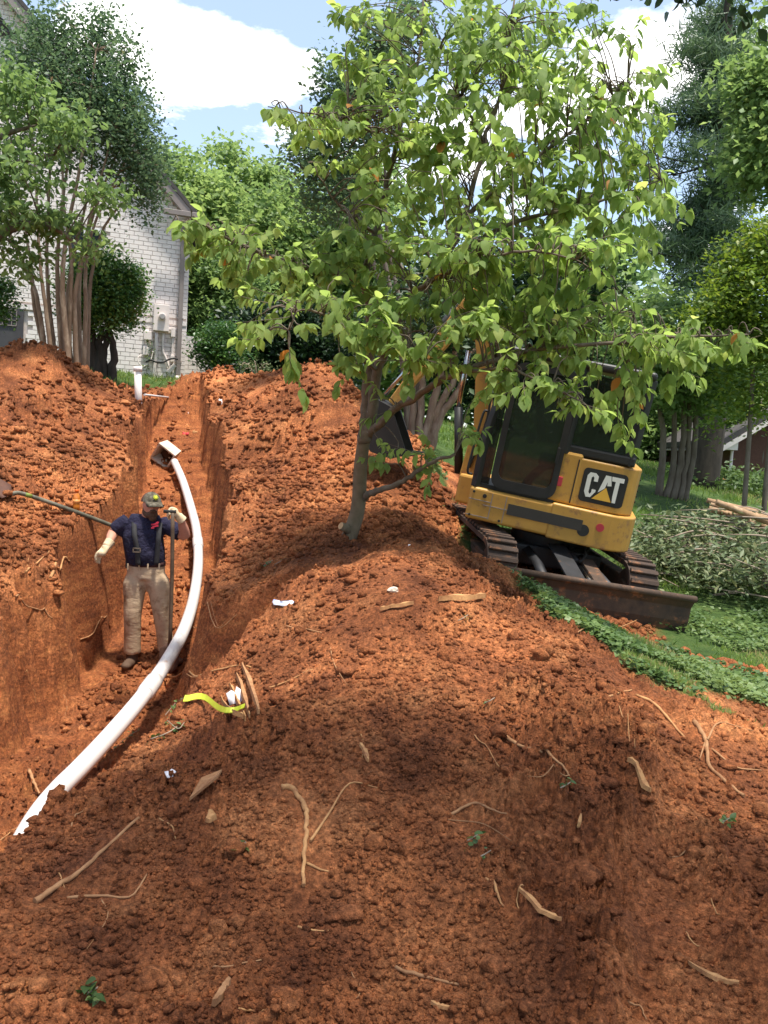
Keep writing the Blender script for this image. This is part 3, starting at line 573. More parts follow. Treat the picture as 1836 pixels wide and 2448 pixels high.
tree('round_shrub', 'rounded holly shrub on dark bare stems in front of the white wall', 'shrub', 16.4,
     [[(215, 885), (222, 830), (225, 780)], [(232, 888), (238, 830), (245, 780)], [(248, 890), (250, 830), (265, 770)], [(262, 892), (272, 845), (262, 790)], [(225, 886), (220, 820), (210, 770)]],
     [(255, 690, 75, 60, 16.4, .7, 80), (230, 740, 70, 45, 16.4, .7, 60), (285, 730, 60, 50, 16.4, .6, 50), (240, 640, 42, 30, 16.4, .5, 30), (180, 690, 50, 60, 16.4, .5, 34), (300, 680, 40, 40, 16.4, .5, 22)], L['holly'], T['darkbark'], 62, 0.12, 0.08, 0.10, 0.05, each=True, bright=.1, zs=1.2, droop=-.3, jit=.9)
tree('clipped_shrub', 'green shrub beside the grey crawl space door', 'shrub', 16.2, [[(-10, 870), (-8, 800), (-5, 750)]],
     [(-5, 715, 36, 50, 16.2, .5, 44)], L['holly'], T['darkbark'], 60, 0.13, 0.075, 0.05, 0.03)

# crape myrtle with its fan of stems
ST = [[(112, 840), (92, 730), (70, 660), (10, 530), (-40, 420)], [(118, 842), (82, 735), (75, 640), (50, 480), (20, 300)], [(128, 845), (108, 730), (95, 620), (85, 430), (70, 240)], [(136, 846), (118, 730), (112, 600), (120, 400), (130, 180)],
      [(150, 848), (140, 730), (138, 600), (160, 400), (190, 180)], [(160, 850), (168, 730), (170, 620), (150, 450), (160, 220)], [(172, 850), (160, 740), (175, 620), (215, 430), (240, 200)], [(184, 850), (178, 740), (190, 640), (225, 480), (290, 260)],
      [(196, 852), (205, 750), (205, 640), (232, 520), (330, 330)], [(205, 853), (212, 760), (222, 640), (262, 520), (370, 430)], [(166, 850), (150, 700), (160, 560), (200, 350), (230, 120)], [(190, 852), (188, 720), (200, 600), (245, 450), (310, 300)]]
CM = [(100, 150, 70, 100, 15.2, .8, 60), (30, 190, 50, 110, 15.2, .8, 40), (185, 190, 70, 110, 15.2, .9, 74), (260, 190, 45, 110, 15.2, .8, 50), (215, 300, 110, 80, 15.2, .9, 84), (310, 290, 60, 80, 15.2, .8, 54), (340, 390, 60, 50, 15.2, .7, 40), (350, 460, 40, 40, 15.2, .6, 20),
      (120, 330, 100, 70, 15.2, .9, 28), (250, 60, 10, 40, 15.2, .3, 6), (105, 50, 10, 35, 15.2, .3, 6), (165, 70, 16, 36, 15.2, .3, 7), (230, 70, 16, 40, 15.2, .3, 7), (310, 150, 14, 50, 15.2, .3, 8), (20, 420, 60, 80, 15.2, .8, 14), (270, 440, 60, 50, 15.2, .7, 10)]
ST = [[(p[0], p[1], 15.2 + .45 * math.sin(2.3 * i + .3)) for p in s_] for i, s_ in enumerate(ST)]
tree('crape_myrtle', 'many stemmed crape myrtle with a feathery crown in front of the white gable', 'tree', 15.2, ST, [e[:6] + (e[6] * 1.3,) for e in CM], L['myrtle'], T['myrtlebark'], 36, 0.13, 0.085, 0.055, 0.014, branches=110, each=True, droop=-.3, jit=0.9, zs=1.8)
tree('leafy_tree', 'broad drooping leaves of a tree over the crape myrtle stems', 'tree', 12.5, [[(-230, 900), (-200, 700), (-120, 450), (0, 330), (90, 300)], [(-225, 900), (-180, 600), (-40, 420), (130, 370)], [(-228, 900), (-150, 700), (0, 560), (120, 540), (210, 610)]],
     [(40, 230, 50, 60, 12.5, .6, 18), (120, 300, 80, 50, 12.5, .6, 18), (60, 390, 90, 60, 12.5, .8, 17), (50, 500, 80, 50, 12.5, .8, 12), (140, 530, 60, 25, 12.5, .5, 8), (70, 610, 40, 30, 12.5, .4, 7), (250, 460, 40, 22, 12.5, .4, 8), (205, 590, 30, 20, 12.5, .3, 4), (-60, 420, 80, 200, 12.5, 1, 40)], L['wood'], T['bark'], 36, 0.17, 0.11, 0.14, 0.02, tmpl=OVA, droop=0.7, bright=-.12, branches=40)
# the second, taller myrtle behind the dogwood
tree('tall_myrtle', 'tall thin stemmed myrtle with dark spiky top behind the dogwood', 'tree', 13.5,
     [[(985, 1030), (960, 850), (900, 650), (830, 450), (760, 280)], [(995, 1030), (965, 850), (915, 600), (880, 350), (880, 140)], [(1000, 1032), (985, 850), (930, 600), (920, 400), (910, 200)], [(1005, 1032), (1000, 900), (960, 640), (850, 520), (720, 400)]],
     [(880, 130, 22, 50, 13.5, .3, 14), (855, 230, 50, 60, 13.5, .5, 26), (930, 180, 50, 100, 13.5, .6, 30), (780, 200, 22, 50, 13.5, .3, 10), (830, 330, 80, 70, 13.5, .6, 34), (745, 370, 40, 30, 13.5, .4, 12), (780, 450, 70, 60, 13.5, .6, 26), (700, 360, 26, 14, 13.5, .3, 5), (980, 80, 60, 60, 13.5, .6, 22), (1180, 130, 100, 60, 14, .8, 26)],
     L['myrtle'], T['bark'], 60, 0.12, 0.09, 0.05, 0.015, branches=60, droop=-.2, jit=0.9, each=True, zs=1.7)
tree('pale_trunk_myrtle', 'bare pale smooth trunks fanning out behind the excavator bucket', 'tree', 12.6,
     [[(985, 1040), (988, 960), (985, 860)], [(1005, 1045), (1006, 960), (1012, 860)], [(1012, 1048), (1030, 990), (1050, 900), (1050, 820)], [(1020, 1050), (1045, 985), (1085, 900), (1090, 820)], [(1025, 1052), (1055, 990), (1100, 930), (1120, 850)]],
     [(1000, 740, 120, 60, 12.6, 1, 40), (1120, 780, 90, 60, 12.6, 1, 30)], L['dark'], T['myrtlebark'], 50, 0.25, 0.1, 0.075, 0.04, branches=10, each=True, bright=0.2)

# ------------------------------------------------------------------ the dogwood beside the trench
def dogwood():
    g = ground_at(832, 7.0); root = thing('dogwood_tree', 'young dogwood with broad green leaves leaning out of the dirt heap', 'tree', g)
    mb = MB(); Lm = []
    tk = [g - np.array([0, 0, .15]), at(838, 1275, 7.0), at(856, 1212, 7.0), at(862, 1115, 6.95), at(870, 1050, 6.9)]
    c = curve(tk, 6); mb.tube(c, np.linspace(.07, .052, len(c)), 12); trunk = mb.build('trunk', T['mossbark'], root, world=True)
    st = MB(); a = at(838, 1275, 7.0); st.tube([a, at(826, 1262, 6.93), at(815, 1257, 6.9)], [.045, .036, .033], 10); s = st.build('cut_stub', T['mossbark'], root, world=True)
    cf = MB(); q = at(815, 1257, 6.9); dv = (at(815, 1257, 6.9) - at(826, 1262, 6.93)); dv /= np.linalg.norm(dv); cf.tube([q - dv * .002, q + dv * .004], .031, 10); cf.build('cut_face', T['cut'], s).location = -np.array(root.location)
    def lb(P, r0, r1, y=None):
        m = MB(); pts = [at(*p) for p in P]; Lm.append(limb(m, pts, r0, r1, 8, 6, 0.006)); m.build('limb', T['dogbark'], root, world=True)
    lb([(869, 1060, 6.9), (876, 961, 6.88), (882, 865, 6.85), (886, 740, 6.8), (872, 669, 6.75), (900, 560, 6.8), (918, 476, 6.85), (951, 332, 6.9), (1001, 138, 7.0), (1012, -20, 7.1)], .052, .008)
    lb([(871, 1055, 6.9), (888, 1000, 6.85), (903, 885, 6.8), (938, 800, 6.7), (973, 725, 6.65), (1040, 656, 6.6), (1106, 526, 6.7), (1156, 343, 6.9), (1206, 188, 7.0), (1231, -10, 7.1)], .052, .008)
    lb([(864, 1195, 7.0), (885, 1180, 6.9), (915, 1169, 6.8), (965, 1150, 6.7), (1026, 1108, 6.6), (1088, 1085, 6.5)], .034, .012)
    lb([(880, 1045, 6.9), (941, 981, 6.6), (1010, 938, 6.3), (1100, 890, 6.0), (1300, 835, 5.9), (1550, 812, 5.8), (1790, 800, 5.7)], .036, .006)
    lb([(1100, 890, 6.0), (1200, 880, 5.75), (1300, 915, 5.6), (1410, 975, 5.5)], .014, .004)
    lb([(878, 690, 6.75), (841, 661, 6.7), (719, 636, 6.5), (653, 614, 6.4), (553, 575, 6.35), (480, 535, 6.3), (415, 530, 6.3)], .03, .005)
    lb([(1040, 656, 6.6), (1195, 545, 6.5), (1416, 487, 6.4), (1580, 430, 6.4)], .026, .005)
    lb([(1106, 526, 6.7), (1250, 400, 6.7), (1400, 290, 6.8), (1500, 210, 6.9)], .022, .005)
    lb([(1156, 343, 6.9), (1110, 250, 6.8), (1040, 150, 6.8)], .013, .004)
    lb([(973, 725, 6.65), (1000, 690, 6.3), (1100, 640, 5.9), (1250, 600, 5.6), (1380, 620, 5.5)], .02, .005)
    lb([(903, 885, 6.8), (850, 840, 6.3), (800, 770, 6.0), (720, 740, 5.9), (690, 790, 5.8)], .016, .004)
    lb([(938, 800, 6.7), (960, 840, 6.1), (1010, 860, 5.6)], .014, .004)
    lb([(951, 332, 6.9), (850, 300, 6.6), (740, 270, 6.4), (640, 255, 6.3)], .012, .004)
    lb([(900, 560, 6.8), (820, 500, 6.5), (760, 420, 6.4)], .012, .004)
    lb([(1195, 545, 6.5), (1330, 600, 6.2), (1450, 660, 6.0)], .013, .004)
    lb([(1300, 835, 5.9), (1430, 760, 6.2), (1560, 740, 6.3)], .012, .004)
    LP = np.vstack(Lm)
    E = [(1130, 230, 330, 150, 6.9, 1.3, 120), (1000, 130, 200, 110, 6.8, 1.0, 50), (1290, 130, 170, 100, 6.9, 1.0, 46), (1130, 420, 320, 130, 6.9, 1.3, 130), (1400, 250, 160, 90, 6.8, 1.0, 40), (1420, 430, 200, 80, 6.6, 1.0, 56), (1560, 470, 60, 50, 6.4, .5, 10),
         (840, 330, 100, 120, 6.6, .7, 32), (660, 262, 45, 18, 6.3, .3, 7), (760, 280, 60, 40, 6.4, .4, 12), (1000, 310, 140, 150, 6.6, .9, 44),
         (560, 555, 140, 36, 6.35, .35, 32), (440, 530, 40, 18, 6.3, .25, 7), (620, 620, 150, 45, 6.4, .4, 30), (740, 640, 100, 60, 6.4, .5, 24), (720, 740, 130, 70, 5.9, .5, 26), (640, 800, 60, 50, 5.9, .4, 7), (700, 860, 20, 50, 5.8, .2, 5),
         (1150, 575, 230, 50, 5.8, .5, 56), (1380, 600, 100, 50, 5.6, .4, 24), (1250, 660, 220, 60, 6.2, .7, 50), (900, 640, 100, 80, 6.3, .6, 26), (880, 560, 60, 50, 6.4, .4, 12),
         (890, 770, 80, 45, 5.8, .4, 30), (980, 850, 60, 40, 5.6, .3, 18), (830, 860, 40, 40, 5.9, .3, 6), (1200, 800, 180, 80, 6.0, .7, 60), (1420, 800, 150, 60, 6.0, .6, 40), (1620, 810, 160, 30, 5.75, .4, 32), (1780, 800, 40, 22, 5.7, .2, 7), (1560, 870, 150, 40, 6.1, .5, 20),
         (1170, 890, 70, 25, 5.8, .3, 12), (1300, 915, 80, 22, 5.6, .2, 14), (1390, 965, 28, 18, 5.5, .1, 5), (1480, 960, 60, 40, 6.6, .3, 10), (1500, 1030, 22, 24, 6.5, .15, 3), (955, 1085, 80, 32, 6.7, .3, 10), (1020, 1120, 40, 20, 6.6, .2, 4), (900, 960, 30, 40, 6.5, .2, 3), (1130, 1000, 40, 70, 6.8, .2, 6)]
    E += [(1120, 740, 100, 55, 5.9, .4, 16), (970, 720, 70, 50, 6.0, .3, 10), (1010, 30, 190, 50, 6.8, .8, 30), (1300, 30, 180, 60, 6.8, .8, 34), (1480, 150, 90, 80, 6.7, .7, 18), (1500, 330, 90, 90, 6.6, .7, 20), (1250, 330, 250, 180, 6.4, .8, 26), (930, 420, 110, 110, 6.5, .7, 26), (1420, 540, 150, 60, 6.3, .7, 30), (1330, 730, 200, 70, 6.1, .6, 40), (1080, 720, 130, 60, 6.0, .5, 26), (800, 560, 90, 60, 6.4, .4, 16)]
    C = ell_points(E, .68); tw = MB(); P = []; A = []; NN = []; cl = []
    for c0 in C:
        d = np.linalg.norm(LP - c0, axis=1); j = int(np.argmin(d)); a = LP[j]; v = c0 - a; v[2] *= .5; vn = v / (np.linalg.norm(v) + 1e-6)
        vn = vn + rng.normal(0, .45, 3) * np.array([1, 1, .5]); vn /= np.linalg.norm(vn); ln = rng.uniform(.16, .34)
        tip = c0 + vn * ln * .5 + np.array([0, 0, -.03]); s0 = c0 - vn * ln * .5
        if d[j] < 1.1: tw.tube(curve([a, (a + s0) / 2 + np.array([0, 0, .05]), s0, tip], 3), np.linspace(.006, .0018, 10), 4)
        else: tw.tube([s0, c0, tip], [.004, .003, .002], 4)
        side = np.cross(vn, (0, 0, 1)); side /= np.linalg.norm(side) + 1e-6; k = 0; q = rng.random()
        for t in np.linspace(.15, 1, 5):
            for sg in (-1, 1):
                if rng.random() < .1: continue
                b = s0 + (tip - s0) * t + rng.normal(0, .008, 3); P.append(b)
                A.append(side * sg * rng.uniform(.5, 1) + vn * rng.uniform(.2, .9) + np.array([0, 0, -rng.uniform(.4, 2.0)])); NN.append(np.array([0, 0, 1.0]) + vn * .5 + rng.normal(0, .3, 3)); cl.append(q)
        for _ in range(2):
            P.append(tip); A.append(vn + rng.normal(0, .5, 3) + np.array([0, 0, -.5])); NN.append(np.array([0, 0, 1.0]) + rng.normal(0, .3, 3)); cl.append(min(1, q + .35))
    tw.build('twigs', T['dogbark'], root, world=True)['kind'] = 'stuff'
    P = np.array(P); A = np.array(A); NN = np.array(NN); n = len(P); sz = rng.uniform(.05, .128, n); rv = np.clip(.45 * np.array(cl) + .5 * rng.random(n), 0, .965); rv[rng.random(n) < .002] = 1.0
    # the ones that show largest are single leaves
    score = sz / P[:, 1] + (P[:, 2] < 3.2) * .004; order = np.argsort(-score); one = order[:290]; rest = order[290:]
    V, F, k = leafgeo(P[rest], sz[rest], OVA, A[rest], NN[rest])
    tag(npmesh('foliage', V, F, L['dogwood'], root, True, [('rnd', 'POINT', np.repeat(rv[rest], k))]), kind='stuff')
    variants = []
    for i in range(6):
        tv = OVA[0].copy(); tv[:, 2] += rng.normal(0, .025, len(tv)); tv[:, 1] *= rng.uniform(.9, 1.15)
        o = npmesh('leaf', tv, OVA[1], L['dogwood'], None, True, [('rnd', 'POINT', np.full(len(tv), .25 + .13 * i))], world=False); variants.append(o.data); bpy.data.objects.remove(o)
    AA, SS, N2 = frames(A[one], NN[one])
    for i, w_ in enumerate(one):
        o = bpy.data.objects.new('leaf', variants[i % 6]); COL.objects.link(o); o.parent = root; s_ = sz[w_]; p = P[w_] - np.array(root.location)
        o.matrix_local = Matrix([[AA[i][r] * s_, SS[i][r] * s_, N2[i][r] * s_, p[r]] for r in range(3)] + [[0, 0, 0, 1]])
dogwood()
# shade tree over the photographer: only its lowest leaf tips hang into view
def shade_tree():
    root = thing('shade_tree', 'dark leaf tips of a tall tree hanging down into the sky', 'tree', (4.6, -1.5, gz(4.6, -1.5)))
    mb = MB(); b = np.array([4.6, -1.5, gz(4.6, -1.5) - .1]); t1 = np.array([4.4, -1.2, 5.5]); limb(mb, [b, b + (0.1, .1, 2.5), t1, t1 + (0, .3, 3)], .3, .14, 10, 5)
    def cl(n, x, y, z, dx, dy, dz): return np.stack([rng.uniform(x - dx, x + dx, n), rng.uniform(y - dy, y + dy, n), rng.uniform(z - dz, z + dz, n)], 1)
    C = np.vstack([cl(70, 1.3, 2.0, 7.2, 1.3, .7, .9), cl(60, 2.4, 1.3, 7.2, 0.9, 1.0, .9), cl(36, 0.2, 1.7, 7.4, 1.0, .8, .8), cl(40, 4.4, .4, 7.5, 1.4, 1.6, 1.0), cl(36, 1.6, .9, 7.0, 1.4, .8, .6)])
    for p in ((0.5, 1.9, 6.9), (1.8, 1.8, 6.8), (2.6, 1.2, 6.8), (2.0, .2, 6.6)):
        limb(mb, [t1, (t1 + np.array(p)) / 2 + (0, 0, .5), p], .09, .02, 7, 5)
    tips = at(np.array([1500, 1620, 1680, 1730, 1790, 1820, 1560, 1450, 1600, 1800]), np.array([-30, -15, -12, 5, 15, 28, -30, -35, -30, 0]), np.full(10, 6.2))
    limb(mb, [t1, np.array([3.2, 4, 6.3]), at(1700, -90, 6.3), at(1560, -60, 6.2)], .06, .008, 6, 5)
    mb.build('trunk', T['darkbark'], root, world=True)
    foliage('crown', L['wood'], root, C, 10, .3, .16, OVA, .4, bright=-.1)['kind'] = 'stuff'
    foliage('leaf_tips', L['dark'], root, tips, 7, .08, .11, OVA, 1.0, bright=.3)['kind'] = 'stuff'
shade_tree()

# ------------------------------------------------------------------ white brick house
def white_house():
    psi = R(20); corner = at(440, 912, 20.2); cx, cy = corner[0], corner[1]; zb = gz(cx, cy) - 0.05
    ux = np.array([math.cos(psi), math.sin(psi), 0]); nx = np.array([math.sin(psi), -math.cos(psi), 0])     # along wall, out of wall
    mat = Matrix(((ux[0], -nx[0], 0, cx), (ux[1], -nx[1], 0, cy), (0, 0, 1, zb), (0, 0, 0, 1)))
    root = thing('brick_house', 'white painted brick house with steep gable and taupe downspout', 'house', matrix=mat)
    EAV, HALF, SL = 3.9, 5.3, math.tan(R(45)); PK = EAV + HALF * SL; Wd = HALF * 2
    def ptop(u): return EAV + (HALF - abs(u + HALF)) * SL
    m = MB(); m.prism([(-Wd, -1.2), (0, -1.2), (0, EAV), (-HALF, PK), (-Wd, EAV)], 0.03, 8.0); wall = m.build('wall', T['joint'], root)
    # bricks
    ch, bl, jt = 0.1005, 0.2135, 0.011
    win = (-2.78, -1.95, 2.2, 3.35); door = (-5.35, -3.55, -1, 1.42)
    br = []
    nrow = int((PK + 0.3) / ch)
    for r in range(nrow):
        z0 = -0.3 + r * ch
        if 1.38 < z0 < 1.45: continue
        off = (r % 2) * bl / 2 + (0.07 if r % 7 == 3 else 0)
        for c in range(-3, 30):
            u1 = -c * bl + off; u0 = u1 - bl + jt; u1 = min(u1, 0.0)
            if u0 < -6.2 or u1 <= u0 + .03: continue
            lim = min(ptop(u0), ptop(u1)) - ch * .7
            if z0 > lim: continue
            skip = False
            for (a, b, c0, d0) in (win, door):
                if u1 > a and u0 < b and z0 + ch > c0 and z0 < d0: skip = True
            if skip: continue
            br.append((u0, u1, z0, z0 + ch - jt, 0.0 if z0 > 1.4 else -0.014))
    shared = {}
    def brickv(u0, u1, z0, z1, y):
        o = y - random.uniform(0, .004); return [(u0, o, z0), (u1, o, z0), (u1, o, z1), (u0, o, z1), (u0, .04, z0), (u1, .04, z0), (u1, .04, z1), (u0, .04, z1)]
    BF = [(0, 1, 2, 3), (1, 5, 6, 2), (3, 2, 6, 7), (0, 4, 5, 1), (0, 3, 7, 4)]
    seen = [b for b in br if -1.75 < b[0] and .3 < b[2] < 3.6]; seen.sort(key=lambda b: abs((b[0] + b[1]) / 2 + .8) + .45 * abs(b[2] - 2.0)); one = set(seen[:296])
    rest = MB()
    for b in br:
        if b in one:
            key = (round(b[1] - b[0], 3), b[4] < 0, random.randrange(3))
            if key not in shared:
                mm = MB(); w_ = b[1] - b[0]; mm.add(brickv(-w_ / 2, w_ / 2, 0, ch - jt, b[4]), BF); o = mm.build('brick', T['brickw'], wall); shared[key] = o.data
            else:
                o = bpy.data.objects.new('brick', shared[key]); COL.objects.link(o); o.parent = wall
            o.location = ((b[0] + b[1]) / 2, 0, b[2])
        else: rest.add(brickv(*b), BF)
    # projecting course of upright bricks at floor height
    for i in range(58):
        u = -i * .106; rest.add(brickv(u - .098, u, 1.345, 1.445, -.03), BF)
    rest.build('brickwork', T['brickw'], wall)['kind'] = 'stuff'
    # returns of the corner
    m = MB(); m.box((0.008, 4, 1.6), (.016, 7.9, 5)); m.build('side_wall', T['brickw'], root)
    # window
    wm = MB(); a, b, c, d = win
    for (x0, x1, z0, z1) in ((a, a + .09, c, d), (b - .09, b, c, d), (a, b, d - .09, d), (a, b, c, c + .07), ((a + b) / 2 - .02, (a + b) / 2 + .02, c, d), (a, b, (c + d) / 2 - .02, (c + d) / 2 + .02)): wm.box(((x0 + x1) / 2, .005, (z0 + z1) / 2), (x1 - x0, .06, z1 - z0))
    wf = wm.build('window', T['white'], root, .006); g = MB(); g.box(((a + b) / 2, .025, (c + d) / 2), (b - a - .1, .01, d - c - .1)); g.build('pane', T['glass'], wf)
    s = MB(); s.box(((a + b) / 2, -.03, c - .04), (b - a + .15, .12, .06)); s.build('sill', T['brickw'], wf)
    # crawl space door with grille
    a, b, c, d = door; dm = MB(); dm.box(((a + b) / 2, .0, (c + d) / 2), (b - a - .1, .06, d - c - .05)); dr = dm.build('door', T['dark'], root, .01)
    gm = MB(); gx0, gx1, gz0, gz1 = a + .45, b - .2, d - .47, d - .12
    for i in range(13): x = gx0 + (gx1 - gx0) * i / 12; gm.box((x, -.04, (gz0 + gz1) / 2), (.018, .02, gz1 - gz0))
    for i in range(4): z = gz0 + (gz1 - gz0) * i / 3; gm.box(((gx0 + gx1) / 2, -.044, z), (gx1 - gx0, .02, .02))
    gm.build('grille', T['trim'], dr)
    rm = MB(); rm.box((a + .28, -.033, d - .24), (.2, .006, .035)); rm.build('red_mark', mk('red_mark', (.5, .05, .06)), dr)
    # roof slopes with overhang, rake boards, gable louvres
    for sg in (-1, 1):
        m = MB(); e = .35
        def pt(t, lift): return (-HALF + sg * t, PK - t * SL + lift)
        P = [pt(0, .10), pt(HALF + e, .10), pt(HALF + e, .22), pt(0, .22)]; m.prism(P, -.28, 8.3); m.build('roof_slope', T['shingle'], root)
        m = MB(); P = [pt(0, -.16), pt(HALF + e, -.16), pt(HALF + e, .097), pt(0, .097)]; m.prism(P, -.26, -.2); m.build('rake_board', T['trim'], root)
        m = MB(); P = [pt(0, -.02), pt(HALF + e, -.02), pt(HALF + e, .094), pt(0, .094)]; m.prism(P, -.197, .02); m.build('soffit', T['white'], root)
    v = MB(); vb = PK - 2.05; v.prism([(-HALF - 1.5, vb), (-HALF + 1.5, vb), (-HALF, vb + 1.5)], -.02, .01); vent = v.build('gable_vent', T['dark'], root)
    for i in range(10):
        z = vb + .07 + i * .14; hw = 1.5 - (z - vb) - .05
        if hw < .1: continue
        mm = MB(); mm.box((-HALF, -.045, z), (2 * hw, .012, .11), Matrix.Rotation(R(35), 3, 'X')); mm.build('slat', T['dark'], vent)
    # downspout
    m = MB(); m.box((-.16, -.075, 1.95), (.105, .085, 3.6)); ds = m.build('downspout', T['trim'], root, .012)
    for z in (.45, 1.5, 2.6, 3.5): mm = MB(); mm.box((-.16, -.07, z), (.15, .098, .03)); mm.build('strap', T['trim'], ds)
    m = MB(); m.tube([(-.16, -.08, .14), (-.16, -.08, -.25)], .06, 12); m.build('drain_pipe', T['paint'], ds)
    m = MB(); m.box((-.2, -.36, EAV - .02), (.9, .12, .12)); m.box((.28, 3.9, EAV - .06), (.12, 8.2, .12)); m.build('gutter', T['trim'], root, .01)
    # low wall beyond the corner
    lw = thing('low_brick_wall', 'low white brick wall stepping out from the house corner', 'wall', matrix=mat)
    m = MB(); m.box((.75, .33, .25), (1.5, .2, 1.78)); core = m.build('core', T['joint'], lw)
    for r in range(15):
        z0 = -.36 + r * ch; off = (r % 2) * bl / 2
        for c in range(8):
            u0 = .005 + c * bl - off; u1 = u0 + bl - jt; u0 = max(u0, .005)
            if u1 > 1.5 or u1 - u0 < .04: continue
            mm = MB(); key = ('w', round(u1 - u0, 3)); w_ = u1 - u0
            if key not in shared: mm.add(brickv(-w_ / 2, w_ / 2, 0, ch - jt, 0), BF); o = mm.build('brick', T['brickw'], lw); shared[key] = o.data
            else: o = bpy.data.objects.new('brick', shared[key]); COL.objects.link(o); o.parent = lw
            o.location = ((u0 + u1) / 2, .205, z0)
    # things on the wall
    def LP(px, py, out=.0):                              # photograph point on the wall plane -> house coordinates
        d = ray(px, py); P0 = np.array([cx, cy, 0]) + nx * out; t = np.dot(P0 - CAMP, nx) / np.dot(d, nx); p = CAMP + d * t
        return np.array([np.dot(p - np.array([cx, cy, 0]), ux), -out, p[2] - zb])
    em = thing('electric_meter', 'cream electric meter cabinet with round meter and conduits on the wall', 'meter box', matrix=mat)
    a = LP(368, 729); b = LP(401, 794); m = MB(); cxb = (a[0] + b[0]) / 2; m.box((cxb, -.1, (a[2] + b[2]) / 2), (.36, .17, a[2] - b[2] + .02)); m.build('cabinet', T['paint'], em, .012)
    q = LP(386, 760); m = MB(); m.tube([(q[0], -.18, q[2]), (q[0], -.235, q[2])], .085, 20); m.build('meter_ring', T['paint'], em, .006); m = MB(); m.tube([(q[0], -.236, q[2]), (q[0], -.30, q[2] )], [.072, .066], 20); m.build('meter_glass', mk('meter_glass', (.42, .38, .36), (.3, .28, .27), 20, .15, spec=.8), em, .012)
    def cond(name, pts, r):
        m = MB(); P = [LP(*p, .07) for p in pts]; m.tube(curve(P, 4), r, 10); m.build(name, T['paint'], em)
    cond('conduit', [(374, 796), (373, 850), (369, 880), (366, 920)], .042); cond('conduit', [(391, 796), (390, 838), (396, 855), (405, 880)], .03); cond('conduit', [(414, 806), (412, 840), (411, 862)], .026)
    for (x, y, w_, h_) in ((413, 796, .1, .22), (403, 788, .2, .05), (411, 858, .09, .16)):
        p = LP(x, y); m = MB(); m.box((p[0], -.08, p[2]), (w_, .09, h_)); m.build('fitting', T['paint'], em, .008)
    p = LP(407, 882); m = MB(); m.box((p[0] + .02, -.09, p[2]), (.1, .06, .26), Matrix.Rotation(R(38), 3, 'Y')); m.build('fitting', T['paint'], em, .006)
    for i, (x, y, w_, h_, lb_) in enumerate(((353, 803, .19, .2, 'cream junction box high beside the meter conduits'), (349, 840, .15, .19, 'small pale junction box with a looped cable under it'))):
        p = LP(x, y); t_ = thing('junction_box', lb_, 'junction box', matrix=mat); m = MB(); m.box((p[0], -.06, p[2]), (w_, .1, h_)); m.build('case', T['paint'], t_, .008)
        for dx_ in (-.05, .05): m = MB(); m.tube([(p[0] + dx_, -.05, p[2] - h_ / 2), (p[0] + dx_, -.05, p[2] - h_ / 2 - .06)], .02, 8); m.build('cable_gland', T['paint'], t_)
    def cable(name, pts, r, mat_, lb_, cat):
        P = [np.array(mat @ Vector(LP(x, y, o_))) for (x, y, o_) in pts]; m = MB(); m.tube(curve(P, 6), r, 7); o = m.build(name, mat_); tag(o, lb_, cat)
    cable('black_cable', [(348, 866, .12), (360, 861, .16), (372, 865, .2), (390, 866, .22), (402, 860, .2), (414, 857, .18), (425, 859, .15)], .022, T['rubber'], 'thick black cable strung across the meter conduits', 'cable')
    cable('grey_cable', [(345, 848, .06), (332, 852, .1), (330, 864, .12), (340, 876, .12), (350, 872, .12), (360, 862, .1), (366, 840, .08)], .013, T['paint'], 'pale cable looping from the small junction box', 'cable')
    # vine on the conduits
    C = np.array([np.array(mat @ Vector(LP(x, y, .1))) for x, y in [(358, 815), (360, 830), (361, 845), (358, 860), (352, 880), (349, 895), (356, 852), (362, 835), (347, 905)]])
    v_ = thing('wall_vine', 'straggly green vine beside the meter conduits', 'vine', C[-1] - (0, 0, .1)); foliage('leaves', L['clover'], v_, C, 16, .06, .06, DIA)['kind'] = 'stuff'; m = MB(); m.tube(C[[8, 5, 4, 3, 6, 2, 7, 1, 0]], .008, 5); m.build('vine_stem', T['twig'], v_, world=True)
    # upright pipe and thin pipe in the dug ground
    p0 = hit(334, 958); p1 = p0 + (at(329, 877, p0[1]) - at(334, 958, p0[1])); t_ = thing('standpipe', 'upright white drain pipe sticking out of the dirt by the house', 'pipe', p0)
    m = MB(); m.tube([p0 - (0, 0, .3), p1], .057, 16); m.build('pipe', T['paint'], t_, world=True); m = MB(); m.tube([p1 - (p1 - p0) * .14, p1 + (p1 - p0) * .01], .068, 16); m.build('collar', T['paint'], t_, world=True)
    q0 = p0 + (at(340, 943, p0[1]) - at(334, 958, p0[1])) + (0.03, .02, 0); q1 = hit(402, 954) + np.array([0, 0, .03]); m = MB(); m.tube([q0, q1], .016, 10); tag(m.build('thin_pipe', T['pvc']), 'thin white pipe lying from the upright pipe across the dirt', 'pipe')
    # shrubs and weeds along the foot of the wall
    C = np.array([np.array(mat @ Vector((u, -.15 - .25 * random.random(), .05))) for u in np.linspace(-.9, .3, 12)]); C[:, 2] = [gz(*c[:2]) + .06 for c in C]
    tag(foliage('weeds', L['clover'], None, C, 26, .09, .07, BLD, -.7), kind='stuff')
white_house()

